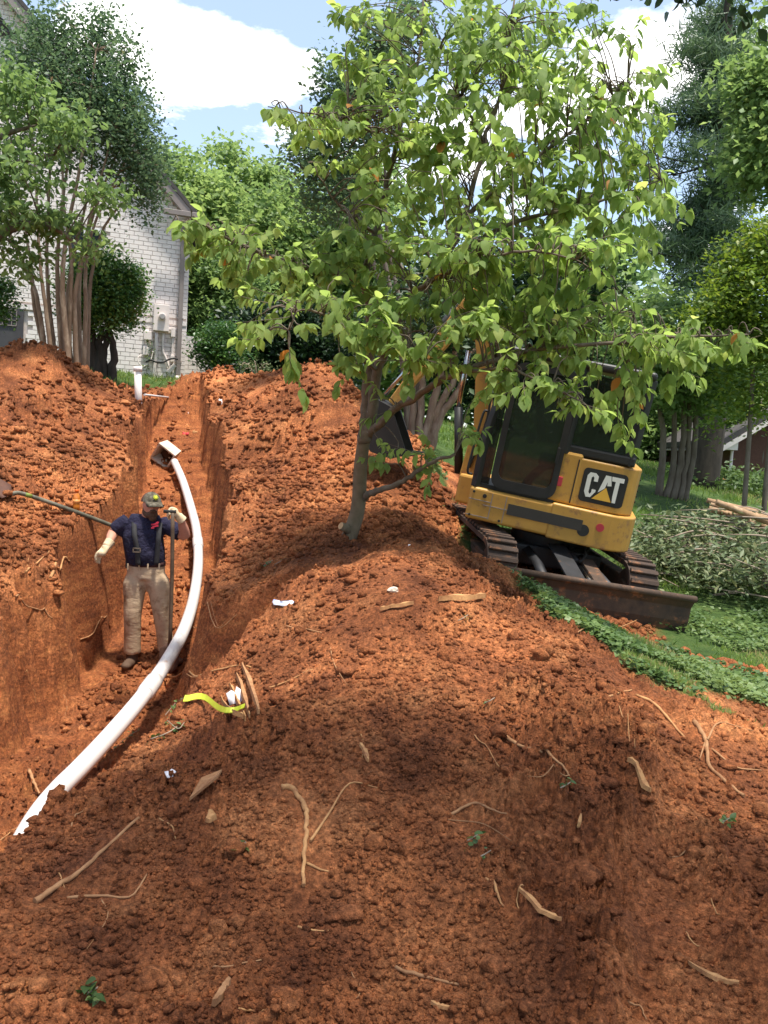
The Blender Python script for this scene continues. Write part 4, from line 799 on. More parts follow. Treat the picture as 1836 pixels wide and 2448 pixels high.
# ------------------------------------------------------------------ dark brick house beyond the lawn
def dark_house():
    c0 = at(1747, 1150, 25); z = gz(c0[0], c0[1]); psi = R(-4); root = thing('dark_house', 'low dark red brick house with pale eaves beyond the lawn', 'house', matrix=Matrix.Translation((c0[0], c0[1], z)) @ Matrix.Rotation(psi, 4, 'Z'))
    m = MB(); m.prism([(0, -1), (9, -1), (9, 1.3), (4.5, 4.4), (0, 1.3)], 0, 9); m.build('wall', T['redbrick'], root)
    for sg, x0 in ((1, 0), (-1, 9)):
        m = MB(); m.prism([(x0 - sg * .5, .95), (4.5, 4.4 + .02), (4.5, 4.6), (x0 - sg * .5, 1.15)], -.45, 9.4); m.build('roof_slope', T['shingle'], root)
        m = MB(); m.prism([(x0 - sg * .5, .78), (4.5, 4.2), (4.5, 4.41), (x0 - sg * .5, .945)], -.47, -.42); m.build('rake_board', T['paint'], root)
        m = MB(); m.prism([(x0 - sg * .5, .86), (x0 - sg * .02, 1.19), (x0 - sg * .02, 1.15), (x0 - sg * .02, .86)], -.41, 9); m.build('eave_soffit', T['paint'], root)
    m = MB(); m.tube([(-.06, -.06, .85), (-.06, -.06, -.8)], .045, 8); m.build('downspout', T['paint'], root)
    q = at(1722, 1170, 22.5); q[2] = gz(q[0], q[1]); q2 = at(1737, 1138, 23.5); m = MB(); m.tube([q, q2], [.07, .05], 4); tag(m.build('leaning_plank', T['rootpale']), 'pale plank leaning up near the dark brick house', 'plank')
    C = at(np.array([1790., 1830, 1760, 1860, 1700, 1800]), np.array([1150., 1160, 1165, 1150, 1172, 1170]), np.array([21.5, 21, 22, 21.5, 22, 20.5]))
    C = np.repeat(C, 14, 0) + rng.normal(0, .45, (84, 3)) * (1.6, 1, .35)
    for i in range(len(C)): C[i, 2] = gz(C[i, 0], C[i, 1]) + rng.uniform(0, .45)
    tag(foliage('undergrowth', L['clover'], None, C, 40, .25, .14, DIA), kind='stuff')
dark_house()

# ------------------------------------------------------------------ mini excavator
def excavator():
    Y_ = mk('yellow_machine_paint', (0.50, 0.265, 0.05), (0.42, 0.215, 0.042), 3, 0.5, spec=0.4, bs=60, bd=.0015, dirt=((0.27, 0.13, 0.05), 7, 0.54))
    K_ = mk('black_machine_paint', (0.016, 0.016, 0.016), (0.028, 0.026, 0.024), 6, 0.5)
    S_ = mk('worn_track_steel', (0.10, 0.06, 0.038), (0.055, 0.038, 0.028), 10, 0.75, 0.2, bs=50, bd=.004, dirt=((0.26, 0.11, 0.05), 7, .54))
    RB = mk('muddy_track_rubber', (0.075, 0.045, 0.03), (0.045, 0.032, 0.026), 14, .85, bs=60, bd=.004, dirt=((0.24, 0.105, 0.048), 6, .55))
    DG = mk('dark_grey_steel', (0.045, 0.045, 0.05), (0.03, 0.03, 0.03), 6, .5, .3, dirt=((0.16, 0.08, 0.04), 9, .6))
    ST_ = mk('dark_stripe', (0.05, 0.042, 0.035), (0.04, 0.034, 0.03), 4, .5)
    WH = mk('logo_white', (.72, .70, .64), (.68, .66, .6), 6, .45); LY = mk('logo_yellow', (.75, .42, .06), (.7, .38, .05), 6, .45); RD = mk('red_reflector', (.5, .05, .07), (.42, .04, .05), 9, .35)
    CH = mk('cylinder_rod', (.5, .5, .5), (.4, .4, .4), 5, .2, 1.0)
    gm, gt, gp, go = newmat('cab_glass'); gp.inputs['Base Color'].default_value = (.03, .035, .033, 1); gp.inputs['Roughness'].default_value = .04; gp.inputs['Specular IOR Level'].default_value = .6
    tr = nn(gt, 'ShaderNodeBsdfTransparent'); tr.inputs[0].default_value = (.26, .29, .28, 1); ms = nn(gt, 'ShaderNodeMixShader'); ms.inputs[0].default_value = .45; lk(gt, tr, 0, ms, 1); lk(gt, gp, 0, ms, 2); lk(gt, ms, 0, go, 0)
    org = np.array([1.70, 9.05, 0.0]); org[2] = base(org[0], org[1]) - 0.42
    zn = np.array([0.135, -0.10, 1.0]); zn /= np.linalg.norm(zn)
    def frame(fx, fy):
        x = np.array([fx, fy, 0.0]); x -= zn * np.dot(x, zn); x /= np.linalg.norm(x); y = np.cross(zn, x); return x, y
    tf = frame(math.sin(R(9)), -math.cos(R(9)))            # tracks point downhill, towards the blade
    uf = frame(-math.cos(R(12)), math.sin(R(12)))          # the house is slewed towards the trench
    KS = 0.96
    Mu = Matrix([[uf[0][i] * KS, uf[1][i] * KS, zn[i] * KS, org[i]] for i in range(3)] + [[0, 0, 0, 1]])
    root = thing('mini_excavator', 'yellow and black tracked mini excavator slewed sideways on the slope', 'excavator', matrix=Mu)
    # rotation from the undercarriage frame to the machine frame
    B = Matrix([[np.dot(uf[0], tf[0]), np.dot(uf[0], tf[1]), 0], [np.dot(uf[1], tf[0]), np.dot(uf[1], tf[1]), 0], [0, 0, 1]])
    def U(m): m.v = [tuple(B @ Vector(p)) for p in m.v]; return m
    # --- tracks (x forward to blade, y left of travel)
    TL, TH, TW_, GA = 1.08, 0.275, 0.32, 0.77
    def loop(n=64, rad=TH, hl=TL - TH):
        pts = []; per = 4 * hl + 2 * math.pi * rad
        for i in range(n):
            s = per * i / n
            if s < 2 * hl: p = (-hl + s, 2 * rad); a = 0.0
            elif s < 2 * hl + math.pi * rad: t = (s - 2 * hl) / rad; p = (hl + rad * math.sin(t), rad + rad * math.cos(t)); a = -t
            elif s < 4 * hl + math.pi * rad: q = s - 2 * hl - math.pi * rad; p = (hl - q, 0); a = -math.pi
            else: t = (s - 4 * hl - math.pi * rad) / rad; p = (-hl - rad * math.sin(t), rad - rad * math.cos(t)); a = -math.pi - t
            pts.append((p[0], p[1], a))
        return pts
    for sg in (-1, 1):
        tm = MB(); lp = loop(); n = len(lp); V = []
        for (x, z, a) in lp:
            nxx, nz = -math.sin(a), math.cos(a)
            for (o, yy) in ((0, -TW_ / 2), (0, TW_ / 2), (-.05, TW_ / 2), (-.05, -TW_ / 2)): V.append((x + nxx * o, sg * GA + yy, z + nz * o))
        F = [(i * 4 + j, i * 4 + (j + 1) % 4, ((i + 1) % n) * 4 + (j + 1) % 4, ((i + 1) % n) * 4 + j) for i in range(n) for j in range(4)]
        tm.add(V, F); tk = U(tm).build('track', RB, root)
        pts = loop(44, TH + .012)
        mp = None
        for (x, z, a) in pts:
            if mp is None:
                q = MB(); q.box((0, 0, 0), (.052, TW_ - .01, .03)); o = q.build('track_lug', RB, tk, .006); mp = o.data
            else:
                o = bpy.data.objects.new('track_lug', mp); COL.objects.link(o); o.parent = tk; md = o.modifiers.new('b', 'BEVEL'); md.width = .006; md.segments = 1
            o.matrix_local = B.to_4x4() @ Matrix.Translation((x, sg * GA, z)) @ Matrix.Rotation(-a, 4, 'Y')
        q = MB(); q.box((0, sg * GA, .26), (1.35, .2, .2)); U(q).build('track_frame', S_, tk, .02)
        q = MB(); q.box((0.02, sg * (GA + .105), .24), (1.15, .03, .17)); U(q).build('side_plate', S_, tk, .015)
        for xx in (-TL + TH, TL - TH):
            q = MB(); q.tube([(xx, sg * GA - .09, TH), (xx, sg * GA + .09, TH)], .19, 18); U(q).build('idler_wheel', S_, tk, .01)
            q = MB(); q.tube([(xx, sg * GA - .135, TH), (xx, sg * GA + .135, TH)], .075, 14); U(q).build('hub', S_, tk)
        for xx in (-.5, -.17, .17, .5):
            q = MB(); q.tube([(xx, sg * GA - .1, .11), (xx, sg * GA + .1, .11)], .065, 12); U(q).build('roller', S_, tk)
    q = MB(); q.box((0, 0, .36), (.85, 1.1, .22)); q.tube([(0, 0, .45), (0, 0, .64)], .38, 24); U(q).build('undercarriage', DG, root, .02)
    q = MB(); q.tube([(0, 0, .585), (0, 0, .64)], .46, 28); U(q).build('slew_ring', K_, root)
    # --- dozer blade
    BX, BW = 1.46, 2.2; prof = [(BX, .02), (BX + .035, .16), (BX + .02, .3), (BX + .07, .4), (BX + .05, .41), (BX - .03, .33), (BX - .03, .12), (BX - .02, 0)]
    q = MB(); q.prism(prof, -BW / 2, BW / 2, axes=(0, 2, 1)); bl = U(q).build('blade', S_, root, .006)
    q = MB(); q.tube([(BX + .05, -BW / 2 - .005, .405), (BX + .05, BW / 2 + .005, .405)], .034, 12); U(q).build('blade_lip', S_, bl)
    q = MB(); q.box((BX + .022, 0, .015), (.03, BW + .01, .08)); U(q).build('cutting_edge', S_, bl, .004)
    for sg in (-1, 1):
        q = MB(); q.tube([(.35, sg * .30, .42), (.85, sg * .33, .38), (BX - .02, sg * .38, .27)], [.07, .065, .06], 4, squash=.7); U(q).build('blade_arm', DG, root)
    q = MB(); q.box((.95, -.06, .45), (.78, .2, .025), Matrix.Rotation(R(14), 3, 'Y')); U(q).build('cylinder_guard', DG, root, .006)
    q = MB(); q.tube([(.3, .1, .5), (.8, .12, .42)], .05, 12); U(q).build('blade_cylinder', DG, root); q = MB(); q.tube([(.8, .12, .42), (1.38, .14, .3)], .028, 10); U(q).build('cylinder_rod', CH, root)
    q = MB(); q.box((1.0, .22, .42), (.5, .15, .025), Matrix.Rotation(R(13), 3, 'Y')); U(q).build('step_plate', S_, root, .005)
    for k_ in range(2): q = MB(); q.tube(curve([(.32, .25 - .1 * k_, .5), (.55, .3 - .05 * k_, .58), (.75, .2, .5), (.85, .12, .46)], 5), .014, 6); U(q).build('hose', T['rubber'], root)
    # soil caught behind the blade
    # --- house (x forward, y left = the side that shows)
    def rbox(cx_, cy_, hx, hy, rad, n=6):
        P = []
        for (sx, sy, a0) in ((1, 1, 0), (-1, 1, 90), (-1, -1, 180), (1, -1, 270)):
            rr_ = rad[(sx, sy)] if isinstance(rad, dict) else rad
            for i in range(n + 1): t = R(a0 + 90 * i / n); P.append((cx_ + sx * (hx - rr_) + rr_ * math.cos(t), cy_ + sy * (hy - rr_) + rr_ * math.sin(t)))
        return P
    rd = {(1, 1): .06, (1, -1): .06, (-1, 1): .34, (-1, -1): .34}
    q = MB(); q.prism(rbox(0, 0, .87, .80, rd), .655, 1.0, axes=(0, 1, 2)); body = q.build('body', Y_, root, .03, seg=3)
    q = MB(); q.prism(rbox(-.44, 0, .44, .815, {(1, 1): .02, (1, -1): .02, (-1, 1): .36, (-1, -1): .36}), .64, 1.015, axes=(0, 1, 2)); q.build('counterweight', Y_, root, .035, seg=3)
    q = MB(); q.prism(rbox(-.46, 0, .36, .755, {(1, 1): .02, (1, -1): .02, (-1, 1): .28, (-1, -1): .28}), 1.02, 1.52, axes=(0, 1, 2)); q.build('engine_cover', Y_, root, .05, seg=3)
    q = MB(); q.prism(rbox(-.06, 0, .14, .762, .03), 1.02, 1.56, axes=(0, 1, 2)); q.build('side_pillar', Y_, root, .03)
    q = MB(); q.box((-.165, .752, 1.27), (.012, .03, .46)); q.build('panel_gap', K_, root)
    # panel lines, latch, stripe, port, reflector on the skirt
    for (x0, z0, x1, z1) in ((.47, .68, .47, .97), (.62, .69, .62, .97), (.86, .87, .62, .87), (.7, .83, .3, .83), (.86, .70, .62, .70)):
        q = MB(); q.box(((x0 + x1) / 2, .80, (z0 + z1) / 2), (max(abs(x1 - x0), .008), .008, max(abs(z1 - z0), .008))); q.build('panel_seam', T['trim'], body)
    q = MB(); q.tube([(.7, .795, .925), (.7, .812, .925)], .022, 12); q.build('latch', K_, body)
    q = MB(); q.box((.05, .818, .845), (.78, .006, .115)); q.build('side_stripe', ST_, root)
    q = MB(); q.tube([(-.36, .80, .80), (-.36, .8205, .80)], .062, 20); q.build('round_port', K_, root)
    q = MB(); q.tube([(-.52, .815, .865), (-.52, .8215, .865)], .042, 20); q.build('reflector', RD, root)
    # --- logo plate
    yb = .757; LX0, LX1, LZ0, LZ1 = -.235, -.685, 1.09, 1.44
    q = MB(); q.prism(rbox((LX0 + LX1) / 2, (LZ0 + LZ1) / 2, .225, .175, .045), yb - .002, yb + .006, axes=(0, 2, 1)); lg = q.build('logo_plate', K_, root); lg['label'] = 'black plate with white CAT lettering and yellow triangle'
    def lx(u): return LX0 + (LX1 - LX0) * u
    def lz(v): return LZ0 + (LZ1 - LZ0) * v
    def glyph(name, poly, mat_, dy=.009):
        q = MB(); q.prism([(lx(u), lz(v)) for u, v in poly], yb + .006, yb + dy, axes=(0, 2, 1)); o = q.build(name, mat_, lg)
        bm = bmesh.new(); bm.from_mesh(o.data); bmesh.ops.triangulate(bm, faces=[f for f in bm.faces if len(f.verts) > 4], ngon_method='EAR_CLIP'); bm.to_mesh(o.data); bm.free()
    glyph('letter_c', [(.10, .30), (.10, .78), (.15, .88), (.28, .88), (.35, .80), (.35, .64), (.26, .64), (.26, .74), (.23, .78), (.20, .74), (.20, .30), (.23, .25), (.26, .30), (.26, .40), (.35, .40), (.35, .34), (.26, .16), (.16, .15)], WH)
    glyph('letter_a', [(.40, .34), (.50, .88), (.62, .88), (.67, .60), (.58, .58), (.565, .70), (.55, .58), (.535, .50), (.47, .42)], WH)
    glyph('letter_t', [(.64, .88), (.92, .88), (.92, .75), (.83, .75), (.83, .13), (.755, .13), (.74, .30), (.74, .75), (.655, .75)], WH)
    glyph('triangle', [(.30, .13), (.565, .52), (.735, .13)], LY, .011)
    # --- cab
    def post(name, pts, r, mat_=K_, n=4):
        q = MB(); q.tube(pts, r, n, smooth=False); return q.build(name, mat_, root, .006)
    CX0, CX1, CY0, CY1, CZ0, CZ1 = .80, -.68, .05, .745, 1.0, 2.42
    post('front_post', [(CX0 + .02, CY1, CZ0), (CX0 + .02, CY1, 1.5), (CX0 - .08, CY1 - .02, CZ1)], .055); post('front_post', [(CX0 + .02, CY0, CZ0), (CX0 + .02, CY0, 1.5), (CX0 - .08, CY0, CZ1)], .05)
    post('rear_post', [(CX1 + .02, CY1 - .05, 1.53), (CX1 - .0, CY1 - .05, CZ1)], .06); post('rear_post', [(CX1 + .02, CY0, 1.53), (CX1, CY0, CZ1)], .055); post('door_post', [(.0, CY1, 1.53), (-.02, CY1 - .02, CZ1)], .05)
    q = MB(); q.box(((CX0 + CX1) / 2 - .01, (CY0 + CY1) / 2, CZ1 + .03), (CX0 - CX1 + .06, CY1 - CY0 + .1, .09)); q.build('cab_roof', K_, root, .035, seg=3)
    q = MB(); q.box((-.35, (CY0 + CY1) / 2, 1.58), (.72, CY1 - CY0, .1)); q.build('cab_sill', K_, root, .02)
    q = MB(); q.box((.42, (CY0 + CY1) / 2, 1.02), (.85, CY1 - CY0 + .02, .05)); q.build('cab_floor', K_, root, .01)
    # door: rounded black frame with glass
    dx0, dx1, dz0, dz1 = .68, .0, 1.03, 2.36
    def rect(cx_, cz_, hx, hz, rad): return rbox(cx_, cz_, hx, hz, rad, 5)
    cx_, cz_ = (dx0 + dx1) / 2, (dz0 + dz1) / 2; O = rect(cx_, cz_, (dx0 - dx1) / 2, (dz1 - dz0) / 2, .12); I = rect(cx_, cz_ + .02, (dx0 - dx1) / 2 - .065, (dz1 - dz0) / 2 - .085, .08); n = len(O)
    q = MB(); V = [(p[0], yy, p[1]) for yy in (.765, .80) for P in (O, I) for p in P]
    F = [(a + i, a + (i + 1) % n, b + (i + 1) % n, b + i) for (a, b) in ((0, n), (2 * n, 3 * n), (0, 2 * n), (n, 3 * n)) for i in range(n)]
    q.add(V, F); dr = q.build('cab_door', K_, root); q = MB(); q.prism(I, .778, .784, axes=(0, 2, 1)); q.build('door_glass', gm, dr); q = MB(); q.box((.06, .815, 1.5), (.03, .03, .16)); q.build('door_handle', K_, dr, .006)
    q = MB(); q.box((-.34, CY1 - .06, 1.99), (.64, .006, .74)); q.build('side_glass', gm, root); q = MB(); q.box((CX1 + .01, (CY0 + CY1) / 2, 1.98), (.006, CY1 - CY0, .78)); q.build('rear_glass', gm, root); q = MB(); q.box((CX0, (CY0 + CY1) / 2, 1.75), (.006, CY1 - CY0 - .06, 1.3)); q.build('windscreen', gm, root); q = MB(); q.box((.74, CY1 + .01, 1.7), (.1, .006, 1.3)); q.build('quarter_glass', gm, root)
    q = MB(); q.box((CX0 + .02, (CY0 + CY1) / 2, 1.08), (.07, CY1 - CY0, .1)); q.build('front_sill', K_, root, .01)
    q = MB(); q.box((.02, .38, 1.4), (.45, .45, .12)); q.box((-.2, .38, 1.72), (.12, .44, .62), Matrix.Rotation(R(-8), 3, 'Y')); q.build('seat', T['rubber'], root, .04, seg=3)
    q = MB(); q.tube([(.62, .6, 1.05), (.62, .6, 1.5), (.56, .6, 1.62)], .018, 8); q.build('control_lever', K_, root); q = MB(); q.tube([(.62, .25, 1.05), (.62, .25, 1.52), (.56, .25, 1.62)], .018, 8); q.build('control_lever', K_, root)
    q = MB(); q.tube(curve([(.32, .62, 1.10), (.27, .62, 1.22), (.17, .62, 1.34), (.02, .62, 1.42)], 5), .045, 8); q.build('yellow_armrest', Y_, root)
    q = MB(); q.tube(curve([(.88, .78, 1.12), (.93, .8, 1.14), (.93, .8, 1.3), (.9, .79, 1.75), (.86, .78, 1.8)], 5), .013, 8); q.build('grab_rail', K_, root)
    for k_ in range(2): q = MB(); q.box((.12, .772, 1.74 + .03 * k_), (.2, .004, .008)); q.build('glass_sticker', WH, dr)
    q = MB(); q.box((.36, .772, 1.6), (.06, .004, .09)); q.build('warning_decal', LY, dr)
    q = MB(); q.box((-.02, .775, 1.24), (.05, .012, .1)); q.build('red_lever_guard', RD, root, .01)
    for (x_, z_) in ((.82, .70), (.82, .95), (-.2, .70), (.5, .70)): q = MB(); q.tube([(x_, .795, z_), (x_, .812, z_)], .014, 6); q.build('bolt', K_, body)
    for k_ in range(5): q = MB(); q.box((-.835 + .0 * k_, 0, 1.15 + .06 * k_), (.02, .7, .02)); q.build('rear_grille_slat', K_, root)
    q = MB(); q.tube([(-.5, .3, 1.5), (-.5, .3, 1.66)], .03, 12); q.build('exhaust', K_, root)
    # --- boom, stick and bucket
    def plate(name, side, ylo, yhi, mat_): q = MB(); q.prism(side, ylo, yhi, axes=(0, 2, 1)); return q.build(name, mat_, root, .012)
    q = MB(); q.box((.95, -.12, .85), (.28, .3, .34)); q.build('boom_swing', Y_, root, .03)
    plate('boom', [(.95, .92), (1.1, 1.0), (1.06, 1.6), (1.2, 2.4), (1.4, 2.95), (1.3, 3.02), (1.05, 2.55), (.88, 1.7)], -.2, -.04, Y_)
    q = MB(); q.tube([(1.12, -.12, 1.0), (1.28, -.12, 1.75)], .05, 12); q.build('boom_cylinder', K_, root); q = MB(); q.tube([(1.28, -.12, 1.75), (1.3, -.12, 2.4)], .028, 10); q.build('boom_rod', CH, root)
    plate('stick', [(1.22, 3.06), (1.36, 3.12), (1.5, 2.9), (2.1, 1.66), (2.0, 1.6), (1.35, 2.75)], -.18, -.06, Y_)
    q = MB(); q.tube([(1.0, -.12, 2.35), (.98, -.12, 2.8)], .045, 12); q.build('stick_cylinder', K_, root); q = MB(); q.tube([(.98, -.12, 2.8), (1.25, -.12, 3.1)], .026, 10); q.build('stick_rod', CH, root)
    q = MB(); q.tube([(1.52, -.12, 2.9), (1.85, -.12, 2.25)], .04, 12); q.build('bucket_cylinder', K_, root); q = MB(); q.tube([(1.85, -.12, 2.25), (2.16, -.12, 1.72)], .024, 10); q.build('bucket_rod', CH, root)
    q = MB(); q.box((2.14, -.12, 1.62), (.22, .06, .05), Matrix.Rotation(R(-30), 3, 'Y')); q.build('bucket_link', DG, root)
    prof = [(2.0, 1.6), (2.2, 1.66), (2.32, 1.45), (2.3, 1.2), (2.15, 1.05), (1.9, 1.02), (1.72, 1.1)]
    q = MB(); V = []; n = len(prof)
    for yy in (-.36, .12): V += [(p[0], yy, p[1]) for p in prof]
    F = [(i, i + 1, n + i + 1, n + i) for i in range(n - 1)] + [tuple(range(n)), tuple(range(n, 2 * n))]
    q.add(V, F); bk = q.build('bucket', K_, root); md = bk.modifiers.new('s', 'SOLIDIFY'); md.thickness = .02
    for i in range(4): q = MB(); y0 = -.34 + i * .145; q.prism([(1.74, 1.07), (1.74, 1.13), (1.58, 1.14)], y0, y0 + .05, axes=(0, 2, 1)); q.build('bucket_tooth', DG, bk)
    for k_ in range(2): q = MB(); q.tube(curve([(1.0, -.02 - .05 * k_, 1.1), (.92, -.02 - .05 * k_, 1.8), (1.05, -.02 - .05 * k_, 2.5), (1.3, -.04, 2.98), (1.45, -.05, 2.9)], 6), .014, 6); q.build('hose', T['rubber'], root)
excavator()

# ------------------------------------------------------------------ white drain pipe and distribution box
def drain():
    pts = [(417, 1104, 12.9), (437, 1150, 12.2), (457, 1215, 11.3), (470, 1270, 10.7), (474, 1340, 9.9), (465, 1420, 8.9), (442, 1500, 7.7), (400, 1580, 6.75), (345, 1660, 5.9), (270, 1750, 5.3), (195, 1832, 4.8), (138, 1890, 4.5)]
    P = [at(*p) for p in pts]; e_ = P[-1] - P[-2]; P += [P[-1] + e_ * .8 + (0, 0, -.03), P[-1] + e_ * 1.6 + (0, 0, -.12)]
    P = curve(P, 10); root = thing('drain_pipe', 'long white plastic drain pipe curving down the trench', 'pipe', P[len(P) // 2])
    m = MB(); m.tube(P, .0575, 20); m.build('pipe', T['pvc'], root, world=True)
    for (i0, i1) in ((33, 36), (76, 80)):
        m = MB(); m.tube(P[i0:i1 + 1], [.066] * (i1 - i0) + [.061], 20); m.build('coupling', T['pvc'], root, world=True)
    # box: bottomless concrete tub tipped on its corner
    c = at(398, 1086, 13.1); zz = Vector((-.22, -.88, -.30)).normalized(); xx = Vector((.80, -.05, -.58)); xx = (xx - zz * xx.dot(zz)).normalized(); yy = zz.cross(xx); e = Matrix((xx, yy, zz)).transposed()
    t_ = thing('distribution_box', 'tilted pale concrete box at the upper end of the white pipe', 'box', matrix=Matrix.Translation(c) @ e.to_4x4() @ Matrix.Scale(.86, 4))
    m = MB(); s0, s1, h, w_ = .19, .165, .15, .035; V = []
    for (zz, so) in ((h, s0), (-h, s1)):
        V += [(-so, -so, zz), (so, -so, zz), (so, so, zz), (-so, so, zz)]
    V += [(-s0 + w_, -s0 + w_, h), (s0 - w_, -s0 + w_, h), (s0 - w_, s0 - w_, h), (-s0 + w_, s0 - w_, h)]; V += [(-s1 + w_, -s1 + w_, -h + .04), (s1 - w_, -s1 + w_, -h + .04), (s1 - w_, s1 - w_, -h + .04), (-s1 + w_, s1 - w_, -h + .04)]
    F = [(i, (i + 1) % 4, 4 + (i + 1) % 4, 4 + i) for i in range(4)] + [(i, 8 + i, 8 + (i + 1) % 4, (i + 1) % 4) for i in range(4)] + [(8 + i, 12 + i, 12 + (i + 1) % 4, 8 + (i + 1) % 4) for i in range(4)] + [(12, 13, 14, 15), (4, 5, 6, 7)]
    m.add(V, F); m.build('tub', T['conc'], t_, .008)
    inn = mk('dark_soil_fill', (.10, .045, .025), (.06, .03, .02), 14, .95, bs=30, bd=.02)
    tv, tf_ = ico2(); m = MB(); m.add(tv * (1 + .1 * rng.normal(0, 1, (len(tv), 1))) * (.125, .125, .05) + (0, 0, -.06), [tuple(f) for f in tf_], True); m.build('soil_fill', inn, t_)
    for (x, y) in ((.03, .06), (.08, -.02)): m = MB(); m.add(tv * .018 + (x, y, .0), [tuple(f) for f in tf_], True); m.build('pale_pebble', T['conc'], t_)
drain()

# ------------------------------------------------------------------ the man in the trench
def fuse(name, mat, parts, parent=None, voxel=.012, smooth=6, subs=None):
    """one continuous skin over overlapping tapered volumes"""
    mb = MB()
    for p in parts:
        if p[0] == 'tube': mb.tube(curve(p[1], 5) if len(p[1]) > 2 else np.array(p[1]), np.interp(np.linspace(0, 1, (len(p[1]) - 1) * 5 + 1 if len(p[1]) > 2 else 2), np.linspace(0, 1, len(p[2])), p[2]), 14, squash=p[3] if len(p) > 3 else None)
        else:
            tv, tf_ = ico2(); rot = p[3] if len(p) > 3 else Matrix.Identity(3); q = np.array([list(rot @ Vector(x * np.array(p[2]))) for x in tv]) + np.array(p[1]); mb.add(q, [tuple(f) for f in tf_], True)
    o = mb.build(name, mat, parent, world=parent is not None)
    md = o.modifiers.new('r', 'REMESH'); md.mode = 'VOXEL'; md.voxel_size = voxel; md.use_smooth_shade = True
    ms = o.modifiers.new('s', 'SMOOTH'); ms.iterations = smooth; ms.factor = .5
    if subs: subs(o)
    dg = bpy.context.evaluated_depsgraph_get(); ev = o.evaluated_get(dg); me = bpy.data.meshes.new_from_object(ev); o.modifiers.clear(); o.data = me
    if not me.materials: me.materials.append(mat)
    return o
def man():
    YM = 8.1
    def J(px, py, dy=0.0): return at(px, py, YM + dy)
    skin = mk('weathered_skin', (.52, .25, .17), (.44, .19, .125), 14, .6, bs=90, bd=.002); shirt = mk('navy_cotton', (.021, .018, .046), (.012, .011, .028), 5, .9, bs=13, bd=.06, bstr=1.0)
    khaki = mk('khaki_cotton', (.50, .37, .24), (.42, .30, .19), 5, .9, bs=11, bd=.014, bstr=.8, stretch=(1, 1, 2.0), dirt=((.22, .125, .065), 4.5, .53)); leather = mk('pale_leather', (.66, .52, .34), (.52, .38, .22), 16, .8, bs=50, bd=.004)
    boot = mk('brown_boot', (.11, .065, .04), (.07, .04, .026), 12, .8, bs=40, bd=.004, dirt=((.25, .11, .05), 9, .58)); web = mk('dark_webbing', (.02, .019, .02), (.03, .028, .028), 30, .8); beard_m = mk('brown_beard', (.115, .06, .035), (.06, .032, .02), 60, .95, bs=150, bd=.006)
    brownc = mk('brown_cap_cloth', (.10, .045, .03), (.075, .035, .025), 20, .9); camo = mk('camouflage_cloth', (.03, .026, .018), (.09, .075, .05), 30, .9, c3=(.19, .17, .13)); neon = mk('neon_thread', (.55, .62, .04), (.5, .55, .03), 20, .7); redp = mk('red_print', (.5, .03, .06), (.45, .03, .05), 20, .8)
    fz = gz(*J(350, 1585)[:2])
    feet = J(350, 1585); root = thing('person', 'worker in navy shirt, khaki trousers and camouflage cap leaning on a tool', 'person', feet)
    hc = J(361, 1208, -.02); neck = J(350, 1240, .02); chest = J(341, 1278, .02); belly = J(347, 1325, .0); hip = J(349, 1365, .02)
    shR, shL = J(303, 1246, .02), J(391, 1252, .04); elR, wrR, hdR = J(270, 1273, .0), J(260, 1299, -.2), J(243, 1322, -.28)
    elL, wrL, hdL = J(444, 1283, -.02), J(432, 1240, -.16), J(415, 1222, -.2)
    hR, hL = J(325, 1375), J(375, 1375, .02); kR, kL = J(317, 1468, -.04), J(386, 1462, .02); aR, aL = J(316, 1560, .0), J(398, 1552, .10)
    v = lambda a, b, t: a + (b - a) * t
    body = fuse('body', skin, [('tube', [hip, belly, chest, neck], [.11, .11, .12, .06], 1.3), ('tube', [chest + (0, 0, .1), neck, hc + (0, 0, -.03)], [.08, .062, .06]), ('ball', hc + (0, 0, .005), (.078, .098, .118)), ('ball', hc + (.02, -.035, -.05), (.055, .06, .06)),
         ('ball', hc + (.055, -.088, -.012), (.014, .024, .022)), ('ball', hc + (.052, -.065, .02), (.045, .03, .016)), ('ball', hc + (-.068, -.005, .0), (.014, .026, .036)), ('ball', hc + (.078, .0, .0), (.012, .024, .034)),
         ('tube', [shR, elR], [.066, .048]), ('tube', [elR, v(elR, wrR, .4), wrR], [.048, .05, .032]), ('tube', [shL, elL], [.066, .05]), ('tube', [elL, v(elL, wrL, .4), wrL], [.05, .052, .034]),
         ('tube', [hR, kR, aR], [.085, .055, .04]), ('tube', [hL, kL, aL], [.085, .055, .04])], root, .011, 5)
    # face: eyes, brows, mouth under the beard
    for sx in (.022, .072):
        m = MB(); tv, tf_ = ico(); m.add(tv * .0085 + hc + np.array([sx, -.088 if sx < .05 else -.075, .012]), [tuple(f) for f in tf_], True); m.build('eye', mk('eye_%d' % int(sx * 1000), (.04, .03, .025)), body, world=False).location = -np.array(root.location)
    fuse('beard', beard_m, [('ball', hc + (.03, -.055, -.085), (.058, .055, .05)), ('ball', hc + (.04, -.062, -.12), (.04, .04, .035)), ('tube', [hc + (-.055, -.02, -.02), hc + (-.045, -.04, -.07), hc + (.0, -.06, -.095)], [.016, .028, .035]), ('tube', [hc + (.02, -.1, -.05), hc + (.055, -.105, -.045), hc + (.085, -.085, -.055)], [.014, .015, .014])], root, .008, 3)
